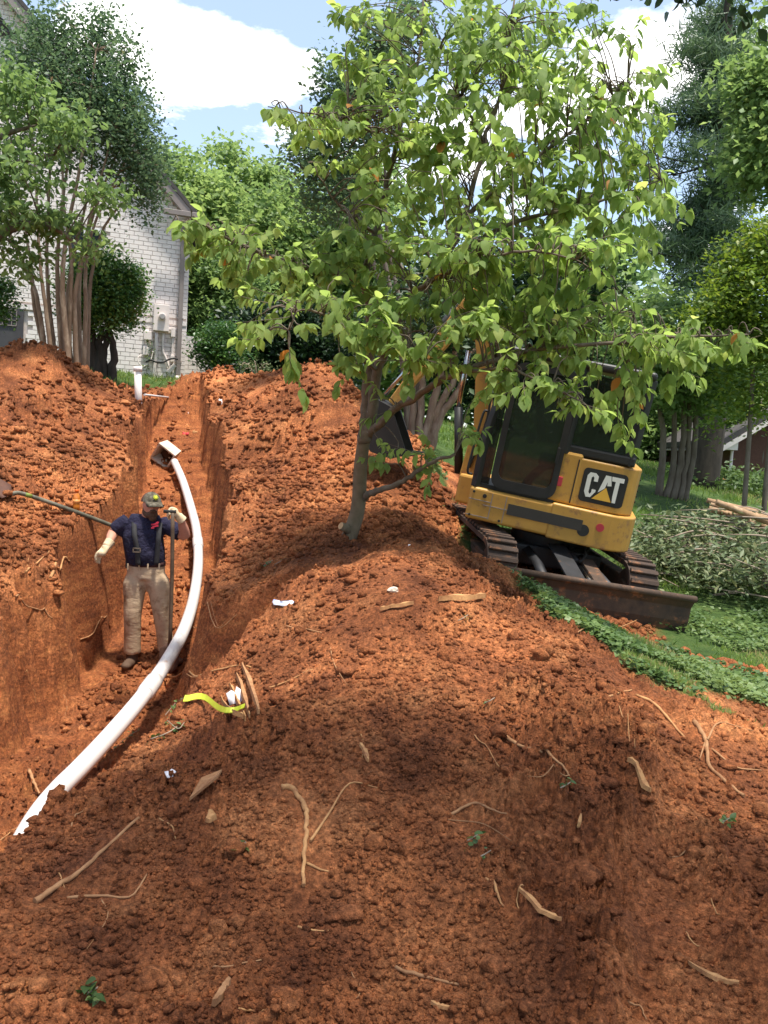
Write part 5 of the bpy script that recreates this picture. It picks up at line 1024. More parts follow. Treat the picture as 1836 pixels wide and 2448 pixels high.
    fuse('shirt', shirt, [('tube', [hip + (0, 0, .075), belly, chest, chest + (0, 0, .13)], [.138, .148, .152, .105], 1.34), ('tube', [shR + (.03, 0, .01), chest + (0, 0, .11), shL + (-.03, 0, .01)], [.075, .1, .075]), ('tube', [neck + (0, 0, -.07), neck + (0, 0, .012)], [.12, .083]),
         ('tube', [shR + (.02, 0, 0), v(shR, elR, .45), v(shR, elR, .86)], [.086, .084, .078]), ('tube', [shL + (-.02, 0, 0), v(shL, elL, .4), v(shL, elL, .78)], [.086, .082, .08]), ('ball', belly + (0, -.06, .0), (.14, .1, .12))], root, .013, 6)
    fuse('trousers', khaki, [('tube', [hip + (0, 0, .09), hip + (0, 0, .02), hip + (0, 0, -.07)], [.137, .142, .14], 1.32), ('ball', hip + (0, .03, -.06), (.17, .115, .11)), ('tube', [hip + (-.055, 0, -.04), v(hR, kR, .25), v(hR, kR, .6), kR, v(kR, aR, .5), aR + (0, 0, .0)], [.115, .118, .1, .088, .082, .086]), ('tube', [hip + (.055, 0, -.04), v(hL, kL, .25), v(hL, kL, .6), kL, v(kL, aL, .5), aL], [.115, .118, .1, .088, .08, .086])], root, .013, 4)
    for a, tx, ty in ((aR, -.01, -.17), (aL, .16, -.09)):
        d = np.array([tx, ty, 0]); fuse('boot', boot, [('tube', [a + (0, 0, .02), a + (0, 0, -.07)], [.06, .058]), ('tube', [a + (0, .02, -.085) - d * .25, a + d * .55 + (0, 0, -.09), a + d + (0, 0, -.1)], [.048, .05, .042]), ('ball', a + d * .9 + (0, 0, -.095), (.052, .055, .038))], root, .01, 3)
    # belt, loops, braces, phone pouch
    def ring(c, rx, ry, z0, z1, n=28):
        m = MB(); V = []
        for zz in (z0, z1):
            for i in range(n): t = 2 * math.pi * i / n; V.append(c + np.array([rx * math.cos(t), ry * math.sin(t), zz]))
        m.add(V, [(i, (i + 1) % n, n + (i + 1) % n, n + i) for i in range(n)], True); return m
    m = ring(hip + (0, -.0, .08), .189, .145, -.02, .022); o = m.build('belt', mk('brown_belt', (.05, .02, .02), (.035, .015, .015), 20, .6), root, world=True); o.modifiers.new('s', 'SOLIDIFY').thickness = .008
    def strap(pts, w_=.024):
        P = curve(pts, 6); m = MB(); V = []; 
        for i, p in enumerate(P): V += [p + (-w_, 0, 0), p + (w_, 0, 0)]
        m.add(V, [(2 * i, 2 * i + 1, 2 * i + 3, 2 * i + 2) for i in range(len(P) - 1)], True); o = m.build('brace_strap', web, root, world=True); s = o.modifiers.new('s', 'SOLIDIFY'); s.thickness = .006; return o
    fy = lambda p, d: p + np.array([0, -d, 0])
    st = strap([J(322, 1233, .02), fy(J(325, 1245), .06), fy(J(333, 1275), .155), fy(J(340, 1310), .17), fy(J(342, 1346), .168)]); strap([J(385, 1240, .02), fy(J(386, 1252), .06), fy(J(388, 1280), .135), fy(J(386, 1310), .14), fy(J(383, 1346), .14)])
    b = fy(J(340, 1310), .178); m = MB()
    for (dx_, dz, wx, wz) in ((0, .018, .075, .01), (0, -.018, .075, .01), (-.034, 0, .01, .04), (.034, 0, .01, .04)): m.box(b + np.array([dx_, 0, dz]), (wx, .006, wz))
    m.build('buckle', mk('brass_buckle', (.30, .26, .2), None, 5, .4, .8), st, world=False).location = -np.array(root.location)
    for px_ in (316, 343, 364, 390): p = fy(J(px_, 1350), .137 if abs(px_ - 349) > 25 else .15); m = MB(); m.box(p, (.014, .008, .06)); m.build('belt_loop', khaki, root, world=True)
    m = MB(); m.box(J(308, 1342, -.02), (.05, .07, .13)); m.build('phone_pouch', web, root, .012, world=True)
    q0 = fy(J(383, 1253), .145)
    for (dx_, dz, wx, wz) in ((-.012, .012, .07, .016), (-.005, -.008, .06, .014), (-.03, -.024, .03, .018), (.012, .03, .03, .012)): m = MB(); m.box(q0 + np.array([dx_, -.005, dz]), (wx, .006, wz), Matrix.Rotation(R(-12), 3, 'Y')); m.build('chest_print', redp, root, .004, world=True)
    # cap: brown mesh back, camouflage front panel and peak, neon star
    top = hc + np.array([.0, .0, .055]); n = 22; face = np.array([.62, -.78, 0]); face /= np.linalg.norm(face); side = np.array([-face[1], face[0], 0])
    V = []; rings = 8
    for i in range(rings + 1):
        t = i / rings * math.pi / 2
        for j in range(n): a = 2 * math.pi * j / n; V.append(top + face * .112 * math.cos(a) * math.cos(t) + side * .094 * math.sin(a) * math.cos(t) + np.array([0, 0, -.02 + .098 * math.sin(t)]))
    Fb, Ff = [], []
    for i in range(rings):
        for j in range(n):
            a = (j + .5) / n * 360; f = (i * n + j, i * n + (j + 1) % n, (i + 1) * n + (j + 1) % n, (i + 1) * n + j); (Ff if (a < 75 or a > 285) else Fb).append(f)
    m = MB(); m.add(V, Fb, True, 0); m.add(V, Ff, True, 1); cap = m.build('cap', [brownc, camo], root, world=True)
    m = MB(); V = []; k = 11
    for i in range(k):
        a = R(-62 + 124 * i / (k - 1)); bs = top + face * .108 * math.cos(a) + side * .092 * math.sin(a) + np.array([0, 0, -.018]); ex = bs + face * .085 * max(.15, math.cos(a) ** .6) + np.array([0, 0, -.035 - .012 * abs(math.sin(a))]); V += [bs, ex]
    m.add(V, [(2 * i, 2 * i + 1, 2 * i + 3, 2 * i + 2) for i in range(k - 1)], True); o = m.build('peak', camo, cap, world=False); o.location = -np.array(root.location); o.modifiers.new('s', 'SOLIDIFY').thickness = .006
    sc_ = top + face * .103 + np.array([0, 0, .03]); m = MB()
    for i in range(5): a = R(36 * i); dv = side * math.cos(a) + np.array([0, 0, math.sin(a)]) * .9 - face * .35 * math.sin(a); m.tube([sc_ - dv * .028 + face * .006, sc_ + face * .010, sc_ + dv * .028 + face * .004], .0035, 5)
    m.build('star_emblem', neon, cap, world=False).location = -np.array(root.location)
    # gloves: five separate fingers each
    def glove(w_, h_, fdir, spread, thumb, curl):
        f = h_ - w_; f /= np.linalg.norm(f); fd = np.array(fdir, float); fd /= np.linalg.norm(fd); s = np.array(spread, float); s -= fd * np.dot(s, fd); s /= np.linalg.norm(s); cu = np.array(curl, float)
        parts = [('tube', [w_ - f * .03, w_, w_ + f * .04], [.05, .046, .042]), ('tube', [w_, h_], [.042, .046], .7), ('ball', h_, (.046, .046, .038))]
        for i, ln in enumerate((.07, .082, .078, .062)):
            b0 = h_ + s * (.033 - .022 * i); parts.append(('tube', [b0 - fd * .01, b0 + fd * ln * .45, b0 + fd * ln * .75 + cu * .03, b0 + fd * ln * .7 + cu * .062], [.0135, .0135, .0125, .011]))
        tb = v(w_, h_, .45) + s * .035; th = np.array(thumb, float); th /= np.linalg.norm(th); parts.append(('tube', [tb, tb + th * .04, tb + th * .07 + cu * .012], [.017, .015, .013]))
        return fuse('glove', leather, parts, root, .0055, 3)
    glove(wrR, hdR, (-.75, -.3, -.6), (-.25, -.7, .45), (.25, -.35, -.9), (.05, .1, -1))
    glove(wrL, hdL, (-.85, -.35, .05), (0, -.6, .75), (-.6, -.5, -.4), (.25, -.2, -1))
    # tool with cross grip under the raised glove
    t0 = J(413, 1226, -.235); bt = J(406, 1547, -.22); t_ = thing('digging_shovel', 'long handled shovel held upright by the worker', 'shovel', bt)
    wood = mk('worn_tool_handle', (.055, .035, .022), (.10, .065, .04), 9, .7, c3=(.17, .11, .065)); m = MB(); m.tube(curve([t0, v(t0, bt, .5) + (.006, 0, 0), bt], 4), .0185, 10); m.build('handle', wood, t_, world=True)
    m = MB(); m.tube([t0 + (-.085, -.02, .012), t0 + (.03, .01, .012)], .0175, 10); m.build('grip', T['rubber'], t_, world=True)
    m = MB(); bl_ = bt + np.array([0, 0, -.02]); V = []
    for i, (z, w2) in enumerate(((.06, .03), (0, .095), (-.1, .1), (-.18, .08), (-.24, .02))):
        for s in (-1, -.4, .4, 1): V.append(bl_ + np.array([s * w2, .02 * (1 - s * s) - .02 * i * .3, z]))
    m.add(V, [(4 * i + j, 4 * i + j + 1, 4 * i + j + 5, 4 * i + j + 4) for i in range(4) for j in range(3)], True); o = m.build('shovel_blade', mk('rusty_steel', (.12, .06, .04), (.07, .04, .03), 12, .7, .4), t_, world=True); o.modifiers.new('s', 'SOLIDIFY').thickness = .004
man()
# shovel lying on the bank, bottle, small litter
def small_things():
    a = hit(284, 1262) + np.array([.0, 0, .06]); b = hit(52, 1180) + np.array([0, 0, .05]); c = at(24, 1178, b[1]); c[2] = hit(24, 1185)[2] + .03
    a = at(292, 1266, 8.45); b = at(60, 1182, 7.85)
    t_ = thing('shovel', 'long handled shovel lying on the clay bank', 'shovel', (a + b) / 2)
    wood = mk('green_grey_handle', (.13, .115, .075), (.085, .075, .05), 7, .6, c3=(.24, .22, .16)); m = MB(); P = curve([a, (a + b) / 2 + (0, 0, .01), b, at(28, 1180, 7.7)], 6); m.tube(P, .021, 10); m.build('handle', wood, t_, world=True)
    for t, mm in ((.62, neon_(0)),): i = int(t * len(P)); q = MB(); q.tube(P[i:i + 2], .0222, 10); q.build('handle_band', mm, t_, world=True)
    m = MB(); V = []; e = at(26, 1180, 7.7); dv = at(-60, 1140, 7.6) - e; dv /= np.linalg.norm(dv); sv = np.cross(dv, (0, -.6, .8)); sv /= np.linalg.norm(sv); nv = np.cross(sv, dv)
    for i, (l, w_) in enumerate(((0, .025), (.04, .1), (.15, .11), (.24, .09), (.31, .01))):
        for s in (-1, -.4, .4, 1): V.append(e + dv * l + sv * s * w_ - nv * .018 * (1 - s * s))
    m.add(V, [(4 * i + j, 4 * i + j + 1, 4 * i + j + 5, 4 * i + j + 4) for i in range(4) for j in range(3)], True); o = m.build('shovel_blade', mk('rusty_shovel_steel', (.12, .055, .035), (.08, .04, .03), 12, .75, .3), t_, world=True); o.modifiers.new('s', 'SOLIDIFY').thickness = .004
    p = hit(184, 1222) + np.array([0, -.02, .025]); t_ = thing('drink_bottle', 'orange drink bottle standing on the bank behind the lying shovel', 'bottle', p)
    juice = mk('orange_drink', (.62, .20, .03), (.55, .16, .02), 6, .15, spec=.6)
    def lathe(prof, n=16):
        m = MB(); V = [(p[0] + r * math.cos(2 * math.pi * j / n), p[1] + r * math.sin(2 * math.pi * j / n), p[2] + z) for (r, z) in prof for j in range(n)]
        m.add(V, [(i * n + j, i * n + (j + 1) % n, (i + 1) * n + (j + 1) % n, (i + 1) * n + j) for i in range(len(prof) - 1) for j in range(n)] + [tuple(range(n)), tuple(range((len(prof) - 1) * n, len(prof) * n))], True); return m
    lathe([(.03, -.01), (.034, .02), (.03, .06), (.034, .1), (.03, .13), (.018, .155), (.016, .165)]).build('bottle_body', juice, t_, world=True); lathe([(.019, .163), (.02, .19), (.016, .194)]).build('cap', mk('orange_cap', (.75, .14, .02), None, 5, .4), t_, world=True); lathe([(.0345, .055), (.0345, .095)]).build('wrapper', mk('orange_wrapper', (.7, .3, .1), (.6, .22, .05), 30, .4), t_, world=True)
def neon_(i): return bpy.data.materials.get('lime_band') or mk('lime_band', (.2, .26, .05), None, 5, .6)
small_things()

# ------------------------------------------------------------------ roots, splinters, litter
def on_ground(pts, lift):
    P = np.array([hit(*p) for p in pts]); P[:, 2] += lift; return P
GR = 'pale roots torn up and left on the dirt'
def settle(c, lift):
    z = np.maximum(c[:, 2], H(c[:, 0], c[:, 1])[0] + lift)
    for _ in range(3):
        e = np.concatenate([[z[0]], z, [z[-1]]]); z = np.maximum(.25 * e[:-2] + .5 * e[1:-1] + .25 * e[2:], z - lift * .8)
    c[:, 2] = z; return c
def root_piece(name, pts, r, label, cat='root', mat='root', branch=(), lift=None, group=None):
    r = r * .8; P = on_ground(pts, r * .6 if lift is None else lift); c = curve(P, 6); n = len(c)
    c[1:-1] += rng.normal(0, r * .22, (n - 2, 3)); c = settle(c, r * .5); rad = r * (1 - .45 * np.linspace(0, 1, n)) * rng.uniform(.85, 1.15, n)
    if not branch:
        m = MB(); m.tube(c, rad, 7); return tag(m.build(name, T[mat]), label, cat, group)
    t_ = thing(name, label, cat, c[0], group); m = MB(); m.tube(c, rad, 7); m.build('main_root', T[mat], t_, world=True)
    for b in branch:
        Q = curve(on_ground(b, r * .5), 5); Q = settle(Q, r * .3); m = MB(); m.tube(Q, np.linspace(r * .5, r * .2, len(Q)), 6); m.build('side_root', T[mat], t_, world=True)
    return t_
root_piece('tree_root', [(672, 1886), (697, 1889), (725, 1927), (733, 1966), (728, 2032), (725, 2130)], .0155, 'thick pale hooked root lying on the brown heap', branch=[[(731, 2068), (760, 2082), (791, 2093)], [(741, 2019), (786, 1949), (836, 1875), (902, 1891)]], mat='rootpale')
root_piece('tree_root', [(83, 2160), (150, 2115), (221, 2066), (332, 1960)], .013, 'long straight brown root half buried in the brown heap')
root_piece('tree_root', [(160, 2149), (230, 2150), (310, 2151), (354, 2091)], .007, 'crooked thin root crossing below the long straight root', branch=[[(243, 2152), (257, 2198), (207, 2276)]])
root_piece('tree_root', [(1073, 1954), (1128, 1924), (1170, 1935), (1211, 1954)], .008, 'arched root arm above the forked rootlets on the heap', branch=[[(1040, 1960), (1139, 1973), (1222, 2020)]])
root_piece('tree_root', [(1521, 1663), (1582, 1705), (1637, 1771)], .012, 'long pale root running down the sunlit shoulder of the heap', mat='rootpale')
root_piece('tree_root', [(1660, 1727), (1687, 1771), (1698, 1838), (1778, 1912)], .016, 'branching root tangle at the outer foot of the heap', branch=[[(1690, 1775), (1720, 1730), (1800, 1760)], [(1700, 1790), (1760, 1840), (1820, 1845)], [(1687, 1771), (1672, 1820)]])
root_piece('tree_root', [(390, 1618), (456, 1624), (508, 1603), (600, 1599)], .011, 'root hanging out of the bank over the white pipe', branch=[[(445, 1632), (520, 1600), (560, 1592)]], mat='rootpale')
root_piece('tree_root', [(452, 1500), (504, 1510), (566, 1475)], .006, 'forked rootlet sticking out of the trench wall by the pipe', branch=[[(452, 1537), (510, 1507), (540, 1490)]])
root_piece('tree_root', [(120, 1388), (145, 1370), (167, 1353)], .017, 'short stubby root chunk on the clay bank', mat='rootpale')
root_piece('tree_root', [(61, 1371), (94, 1343), (118, 1319)], .012, 'clump of split roots above the short root chunk', branch=[[(98, 1353), (134, 1349)], [(66, 1358), (68, 1330)], [(90, 1345), (98, 1368)]], mat='rootpale')
root_piece('tree_root', [(37, 1445), (80, 1455), (106, 1465), (126, 1491)], .009, 'bent root with a broken tip on the clay bank')
root_piece('tree_root', [(69, 1852), (80, 1878), (94, 1912)], .014, 'upright root stub poking out at the trench edge', lift=.03)
root_piece('tree_root', [(191, 1530), (230, 1517), (264, 1512)], .009, 'root poking out of the cut trench face')
root_piece('tree_root', [(1184, 1749), (1240, 1785), (1294, 1816)], .012, 'dark straight root pressed into the sunny slope')
root_piece('tree_root', [(1300, 1793), (1340, 1835), (1361, 1865)], .008, 'slim root with a spur on the sunny slope', branch=[[(1361, 1865), (1310, 1862), (1258, 1857)]])
RL = ['thin wavy rootlet low on the brown heap above the blunt stick', 'straight rootlet below the blunt brown stick end', 'curved rootlet just below the hooked root', 'long brown rootlet sloping across the lower heap', 'brown rootlet below the uprooted seedling', 'rootlet on the slope beside the splintered slat bundle', 'rootlet just below the white and blue wrapper', 'short rootlet at the head of the long pale root', 'rootlet reaching from the heap edge under the excavator blade', 'small rootlet in the weeds below the excavator blade', 'hair thin rootlet beside the dark straight root', 'rootlet on the rim of the trench near the buried pipe end', 'rootlet at the top of the long straight root', 'hair thin rootlet beside the long straight root', 'thin rootlet beside the pressed track strip', 'rootlet lying across the pressed track strip', 'rootlet just above the long cream splinter', 'rootlet in the trench floor below the worker', 'rootlet hanging on the cut clay face', 'fine rootlet on the lit clay face near the trench floor', 'fine rootlet on the ridge slope beside the pipe', 'rootlet running down below the sunlit crest', 'rootlet beside the stringy wood strip', 'rootlet between the bark plate and the bright chip', 'rootlet above the narrow chip low on the heap', 'fine rootlet above the frayed wood strip', 'rootlet in the middle of the heap above the cream bark chip', 'rootlet below the frayed wood strip']
for i, (pp, r) in enumerate([([(509, 2320), (560, 2312), (625, 2298)], .005), ([(526, 2417), (600, 2420), (670, 2431)], .006), ([(711, 2221), (745, 2230), (786, 2226)], .005), ([(946, 2319), (1030, 2340), (1112, 2363)], .008), ([(1161, 2103), (1185, 2140), (1203, 2175)], .008),
        ([(642, 1649), (700, 1625), (748, 1602)], .007), ([(684, 1499), (730, 1505), (769, 1514)], .006), ([(1452, 1669), (1480, 1658), (1510, 1652)], .007), ([(1420, 1520), (1470, 1505), (1530, 1480)], .006), ([(1380, 1512), (1410, 1495), (1440, 1480)], .005), ([(1134, 1765), (1165, 1790), (1195, 1840)], .004),
        ([(0, 2010), (35, 1985), (60, 1972)], .005), ([(166, 1985), (180, 1960), (200, 1940)], .005), ([(110, 2080), (140, 2090), (154, 2125)], .004), ([(1640, 2230), (1660, 2260), (1672, 2265)], .004), ([(1690, 2030), (1630, 2050), (1600, 2058)], .005), ([(1250, 2130), (1236, 2155), (1240, 2175)], .004),
        ([(240, 1610), (262, 1618), (270, 1628)], .004), ([(150, 1660), (160, 1690), (155, 1720)], .004), ([(60, 1640), (80, 1660), (86, 1690)], .003), ([(520, 1330), (545, 1335), (560, 1345)], .003), ([(790, 1550), (800, 1590), (830, 1640)], .004), ([(1480, 1690), (1500, 1760), (1515, 1820)], .004), ([(380, 1960), (410, 1975), (420, 2010)], .004), ([(840, 2330), (860, 2370), (845, 2400)], .003), ([(1700, 2150), (1710, 2190), (1720, 2200)], .003), ([(860, 1745), (870, 1790), (865, 1815)], .005), ([(1500, 2400), (1530, 2420), (1545, 2440)], .004)]):
    root_piece('rootlet', pp, r, RL[i], 'root', 'rootpale' if i % 3 else 'root', group='loose rootlets on the dirt')
def splinter(pts, w_, th, label, mat='rootpale', lift=.012, group=None, jag=True):
    P = settle(curve(on_ground(pts, lift), 5), .012); d = P[-1] - P[0]; d /= np.linalg.norm(d); s = np.cross(d, (0, 0, 1)); s /= np.linalg.norm(s); n = len(P); m = MB(); V = []
    for i, p in enumerate(P):
        k = w_ * (0.12 + .75 * math.sin(math.pi * (i + .4) / n) ** .7 * rng.uniform(.6, 1.1))
        V += [p - s * k, p + s * k * rng.uniform(.8, 1.1), p + s * k * .7 + np.array([0, 0, th]), p - s * k * .8 + np.array([0, 0, th * rng.uniform(.7, 1.2)])]
    F = [(4 * i + j, 4 * i + (j + 1) % 4, 4 * i + 4 + (j + 1) % 4, 4 * i + 4 + j) for i in range(n - 1) for j in range(4)] + [(0, 1, 2, 3), (4 * n - 4, 4 * n - 3, 4 * n - 2, 4 * n - 1)]
    m.add(V, F); return tag(m.build('wood_splinter', T[mat]), label, 'wood splinter', group)
splinter([(1047, 1446), (1100, 1440), (1159, 1434)], .022, .03, 'split pale wood slab on the sunlit crest of the heap')
splinter([(908, 1465), (946, 1457), (988, 1450)], .016, .02, 'forked pale splinter beside the split wood slab')
splinter([(1239, 2153), (1294, 2192), (1338, 2231)], .014, .012, 'long cream splinter in the shaded slope')
splinter([(1499, 1843), (1530, 1880), (1554, 1904)], .02, .02, 'stringy wood strip at the edge of the sun patch')
splinter([(1643, 2319), (1700, 2345), (1765, 2369)], .014, .012, 'frayed wood strip beside the track print')
splinter([(548, 2364), (530, 2390), (509, 2420)], .018, .02, 'blunt brown stick end half buried in the heap', 'root')
splinter([(503, 1956), (505, 1965), (495, 1978)], .028, .02, 'bright yellow torn wood chip')
splinter([(1388, 1962), (1384, 1976), (1380, 1990)], .010, .01, 'small cream chip in the middle of the shaded slope')
splinter([(860, 1790), (872, 1805), (880, 1830)], .013, .014, 'cream bark chip above the hooked root')
splinter([(1029, 2413), (1050, 2420), (1078, 2424)], .009, .01, 'narrow chip low on the heap')
for (pp, w_) in (([(565, 1625), (580, 1670), (596, 1722)], .016), ([(578, 1600), (598, 1650), (618, 1712)], .018), ([(548, 1650), (565, 1690), (586, 1728)], .009), ([(528, 1690), (552, 1712), (580, 1730)], .0091)):
    splinter(pp, w_, .025, {.0091: 'thin pale split slat leaning across the bundle by the lime strap', .016: 'brown split root slat in the middle of the bundle by the lime strap', .018: 'longest brown split root slat of the bundle by the lime strap'}.get(w_, 'thin pale split slat standing against the bundle by the lime strap'), 'rootpale' if w_ < .012 else 'root', .02, 'splintered slats by the lime strap')
# bark plate
P = on_ground([(452, 1925), (480, 1892), (529, 1872), (520, 1888)], .03); P[1:, 2] += .03; m = MB(); m.add(list(P) + list(P - np.array([0, 0, .012])), [(0, 1, 2, 3), (7, 6, 5, 4), (0, 4, 5, 1), (1, 5, 6, 2), (2, 6, 7, 3), (3, 7, 4, 0)]); tag(m.build('bark_plate', T['root']), 'flat brown bark plate tilted over a dark hollow', 'bark')
# lime strap
P = curve(on_ground([(439, 1689), (490, 1694), (540, 1702), (584, 1708)], .02), 5); P = settle(settle(P, .03), .03); m = MB(); V = []
for i, p in enumerate(P): q = np.array([0, .022, .012]) * (1 - .5 * i / len(P)); V += [p - q, p + q, p + q + (0, 0, .003), p - q + (0, 0, .003)]
m.add(V, [(4 * i + j, 4 * i + (j + 1) % 4, 4 * i + 4 + (j + 1) % 4, 4 * i + 4 + j) for i in range(len(P) - 1) for j in range(4)]); tag(m.build('lime_strap', mk('lime_plastic', (.55, .60, .05), (.42, .46, .03), 8, .5)), 'bright lime green strap lying across the dirt', 'strap')
def scrap(name, px, py, w_, h_, mat, label, cat, seed):
    r_ = np.random.default_rng(seed); p = hit(px, py) + np.array([0, 0, .02]); m = MB(); V = []; n = 5
    for i in range(n):
        for j in range(3): V.append(p + np.array([(i / (n - 1) - .5) * w_, (j / 2 - .5) * h_ * .6, (j / 2 - .5) * h_ * .7]) + r_.normal(0, .16 * h_, 3))
    m.add(V, [(3 * i + j, 3 * i + j + 1, 3 * i + j + 4, 3 * i + j + 3) for i in range(n - 1) for j in range(2)], True); o = m.build(name, mat); o.modifiers.new('s', 'SOLIDIFY').thickness = .003; return tag(o, label, cat)
wp = mk('white_wrapper', (.75, .72, .72), (.62, .58, .58), 30, .5); bw = mk('blue_white_wrapper', (.16, .24, .62), (.72, .74, .80), 16, .4, c3=(.82, .82, .84))
scrap('crushed_cup', 678, 1450, .13, .045, bw, 'torn white and blue plastic wrapper on the dirt slope', 'litter', 1); scrap('paper_scrap', 567, 1678, .07, .08, wp, 'crumpled white scrap beside the lime strap', 'litter', 2); scrap('paper_scrap', 409, 1862, .045, .03, wp, 'small pinkish white scrap above the bark plate', 'litter', 3)
scrap('paper_scrap', 524, 963, .10, .09, wp, 'white scrap high on the dirt ridge near the house', 'litter', 4); scrap('paper_scrap', 443, 991, .12, .05, wp, 'white flattened scrap at the upper end of the trench', 'litter', 7); scrap('red_wrapper', 445, 1038, .12, .07, mk('red_plastic', (.6, .05, .05), (.5, .03, .04), 20, .4), 'red plastic scrap in the dirt above the concrete box', 'litter', 5); scrap('paper_scrap', 466, 1036, .09, .06, T['rootpale'], 'cream scrap beside the red plastic', 'litter', 6); scrap('paper_scrap', 118, 1902, .03, .018, wp, 'pale scrap at the buried end of the pipe', 'litter', 8)
def stone(px, py, s, label, mat):
    tv, tf_ = ico2(); p = hit(px, py); m = MB(); m.add(tv * (1 + .12 * rng.normal(0, 1, (len(tv), 1))) * s * np.array([1.1, .9, .75]) + p + np.array([0, 0, s * .3]), [tuple(f) for f in tf_]); tag(m.build('stone', mat), label, 'stone')
stone(940, 1415, .03, 'pale stone on the sunlit crest of the heap', T['conc']); stone(979, 1305, .012, 'tiny white stone high on the heap', T['white']); stone(300, 966, .07, 'orange clay lump beside the upright pipe', mk('orange_clay', (.42, .17, .06), (.36, .13, .05), 9, .95, bs=30, bd=.01))
# sprigs of leaves lying about
def sprig(pts, n, sz, label, droop=.4, mat='clover'):
    P = np.vstack([curve(on_ground(p, .03), 6) for p in pts]); t_ = thing('leafy_sprig', label, 'sprig', P[0]); m = MB()
    for p in pts: m.tube(curve(on_ground(p, .03), 6), .003, 4)
    m.build('sprig_stem', T['twig'], t_, world=True); q = P[rng.integers(0, len(P), n)] + rng.normal(0, .012, (n, 3)); V, F, k = leafgeo(q, .62 * sz * rng.uniform(.6, 1.2, n), OVA, rdir(n, droop), rnorm(n, 1, .5)); tag(npmesh('sprig_leaves', V, F, L[mat], t_, True, [('rnd', 'POINT', np.repeat(rng.random(n), k))]), kind='stuff')
sprig([[(265, 1808), (300, 1775), (330, 1755)]], 16, .05, 'leafy sprig lying against the white pipe'); sprig([[(395, 1720), (420, 1690), (440, 1680)], [(400, 1735), (425, 1755), (440, 1740)], [(360, 1780), (400, 1765), (430, 1745)]], 34, .06, 'wilting leafy twig below the lime strap')
for (x, y, n, s, lb_) in ((1128, 2022, 9, .05, 'small uprooted seedling beside the forked rootlets'), (1350, 1895, 7, .045, 'pale green seedling near the sun patch'), (1160, 2060, 5, .035, 'loose green leaves below the uprooted seedling'), (222, 2390, 12, .07, 'tuft of uprooted grass low on the heap'), (575, 2040, 6, .06, 'few grass blades by the hooked root'), (640, 1355, 9, .06, 'weeds growing on the slope under the ridge'), (668, 1352, 5, .04, 'small weed beside the slope weeds'), (1738, 1975, 12, .06, 'dry grass wisp in the track print'), (1106, 1490, 6, .04, 'flattened weed on the sunny slope'), (1170, 1690, 4, .035, 'tiny green leaf pair on the sunny slope')):
    sprig([[(x - 12, y + 6), (x, y), (x + 12, y - 8)]], n, s, lb_, .0)
# root ball hole
# ------------------------------------------------------------------ grass, clover, weeds on the lawn
def lawn_cover():
    def pts(n, rlo, rhi, alo, ahi):
        r = np.exp(rng.uniform(math.log(rlo), math.log(rhi), n)); a = np.radians(rng.uniform(alo, ahi, n)); x = r * np.sin(a); y = r * np.cos(a); z, dm, dug = H(x, y); return x, y, z, dm, dug, r
    x, y, z, dm, dug, r = pts(150000, 4.2, 30, -3, 27.5); dens = np.clip(.34 + 1.9 * fbm(x * 1.1, y * 1.1, 33, 4), .03, 1)
    k = (rng.random(len(x)) > dm * 1.05) & (dug < .5) & (rng.random(len(x)) < dens); x, y, z, r = x[k], y[k], z[k], r[k]
    near = (fbm(x * .7, y * .7, 35, 3) + .02 + np.where(r < 12, .16, -.3) > 0) & (r < 16)
    P = np.stack([x, y, z], 1); n = near.sum(); q = P[near] + np.stack([np.zeros(n), np.zeros(n), rng.uniform(.015, .07, n)], 1)
    V, F, kk = leafgeo(q, (.03 + .002 * r[near]) * rng.uniform(.6, 1.3, n), OVA if False else (OVA[0] * np.array([1, 1.5, 1]), OVA[1][[0, 1, 2, 3, 4, 5, 6, 7, 8, 9, 10, 11]]) if False else (np.array([(0, 0, 0), (.5, -.42, .08), (1, 0, 0), (.5, .42, .08)]), DIA[1]), rdir(n, .1, .3), rnorm(n, 1, .45))
    rv = np.clip(.5 * rng.random(n) + .5 + .9 * fbm(x[near] * 1.4, y[near] * 1.4, 39, 3) - .2, 0, 1); tag(npmesh('clover', V, F, L['clover'], None, True, [('rnd', 'POINT', np.repeat(rv, kk))]), kind='stuff')
    f = ~near; n = f.sum(); A = rng.normal(0, .5, (n, 3)); A[:, 2] = 1
    V, F, kk = leafgeo(P[f] - (0, 0, .01), (.018 + .006 * r[f]) * rng.uniform(.5, 1.2, n), (BLD[0] * np.array([1, 2.2, 1]), BLD[1]), A, rng.normal(0, 1, (n, 3)))
    rv = np.clip(.6 * rng.random(n) + .2 + .8 * fbm(x[f] * .8, y[f] * .8, 43, 3), 0, 1); tag(npmesh('grass', V, F, L['grass'], None, True, [('rnd', 'POINT', np.repeat(rv, kk))]), kind='stuff')
    x, y, z, dm, dug, r = pts(16000, 14, 24, -27, -2); k = (dm < .5) & (dug < .5); P = np.stack([x, y, z], 1)[k]; n = len(P); A = rng.normal(0, .5, (n, 3)); A[:, 2] = 1
    V, F, kk = leafgeo(P, .12 * rng.uniform(.5, 1.2, n), (BLD[0] * np.array([1, 2.2, 1]), BLD[1]), A, rng.normal(0, 1, (n, 3))); tag(npmesh('yard_grass', V, F, L['grass'], None, True, [('rnd', 'POINT', np.repeat(rng.random(n), kk))]), kind='stuff')
lawn_cover()
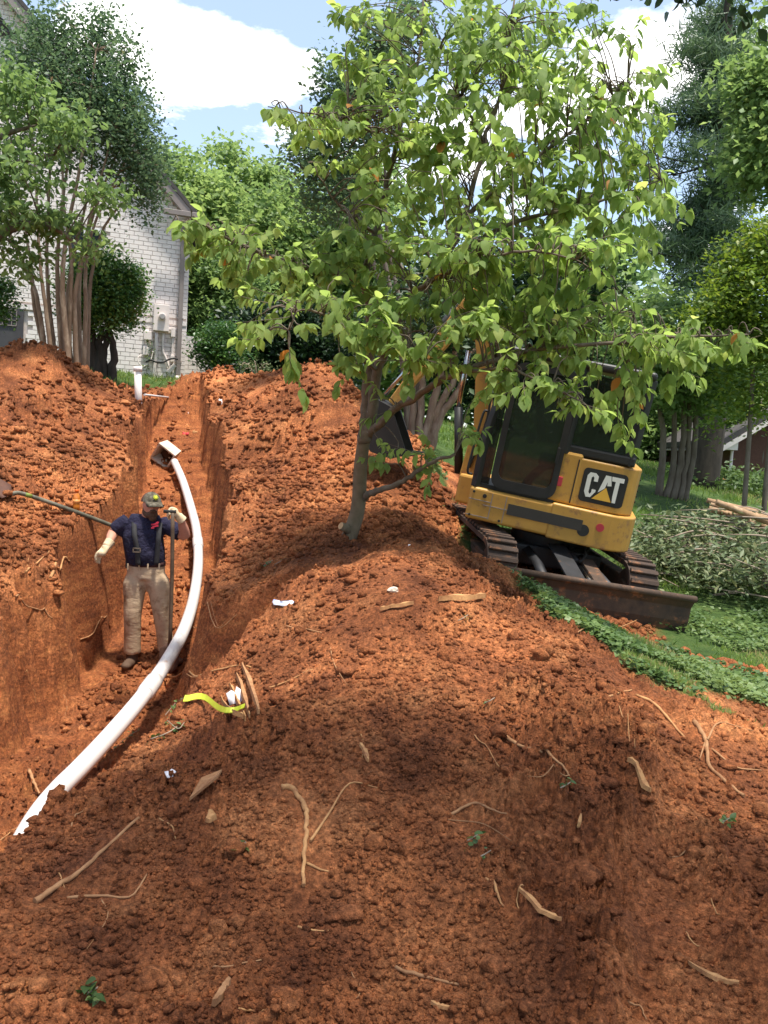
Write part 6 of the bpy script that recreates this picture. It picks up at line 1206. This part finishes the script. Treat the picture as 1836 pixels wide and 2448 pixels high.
# ------------------------------------------------------------------ pile of cut branches and poles
def brush_pile():
    c = at(1720, 1330, 9.9); g = np.array([c[0], c[1], gz(c[0], c[1])]); t_ = thing('brush_pile', 'pile of cut branches with wilted leaves on the lawn', 'brush pile', g)
    C = ell_points([(1590, 1240, 70, 30, 10.6, .6, 46), (1690, 1230, 110, 30, 10.6, .7, 50), (1680, 1300, 150, 50, 10, .8, 90), (1760, 1340, 110, 60, 9.7, .8, 60), (1560, 1290, 50, 30, 10.2, .5, 24), (1820, 1290, 60, 60, 10, .7, 36)])
    for i in range(len(C)):
        h = gz(C[i, 0], C[i, 1]); C[i, 2] = min(max(C[i, 2], h + .03), h + .32 + .3 * sstep(3.6, 4.6, C[i, 0]) + .12 * rng.normal())
    for i in range(120):
        a = C[rng.integers(len(C))] + rng.normal(0, .1, 3); d = np.array([rng.uniform(.6, 1.2), rng.uniform(-.5, .3), rng.uniform(-.22, .0)]); ln = rng.uniform(.5, 1.6); b = a + d * ln; b[2] = max(b[2], gz(b[0], b[1]) + .03)
        m = MB(); m.tube(curve([a, (a + b) / 2 + rng.normal(0, .07, 3) + (0, 0, .05), b], 5), np.linspace(.006, .017, 11) * rng.uniform(.6, 1.4), 6); m.build('branch', T['twig'], t_, world=True)
    foliage('wilted_leaves', L['brush'], t_, C, 20, .18, .10, (DIA[0] * np.array([1, .7, 1]), DIA[1]), .2, .4, jit=.9)['kind'] = 'stuff'
    PL = ['uppermost trimmed pole on the brush pile', 'trimmed pole resting just under the uppermost pole', 'trimmed pole with its pale cut end above the wilted leaves', 'trimmed pole half sunk among the wilted leaves', 'trimmed pole in the middle of the stacked poles', 'lower trimmed pole beside the tangled twigs', 'lowest trimmed pole of the stack', 'short showing trimmed pole behind the uppermost pole']
    P0 = [(1690, 1196), (1698, 1206), (1694, 1216), (1720, 1222), (1740, 1214), (1765, 1230), (1790, 1246), (1712, 1200)]
    for i, (x, y) in enumerate(P0):
        a = at(x, y, 11.2 - .12 * i); b = at(x + 260, y + 62 + 4 * i, 10.9 - .1 * i); m = MB(); m.tube(curve([a, (a + b) / 2 + rng.normal(0, .02, 3), b], 5), np.linspace(.035, .05, 11) * rng.uniform(.8, 1.2), 9)
        tag(m.build('cut_pole', T['log']), PL[i], 'pole', 'poles stacked on the brush pile')
brush_pile()
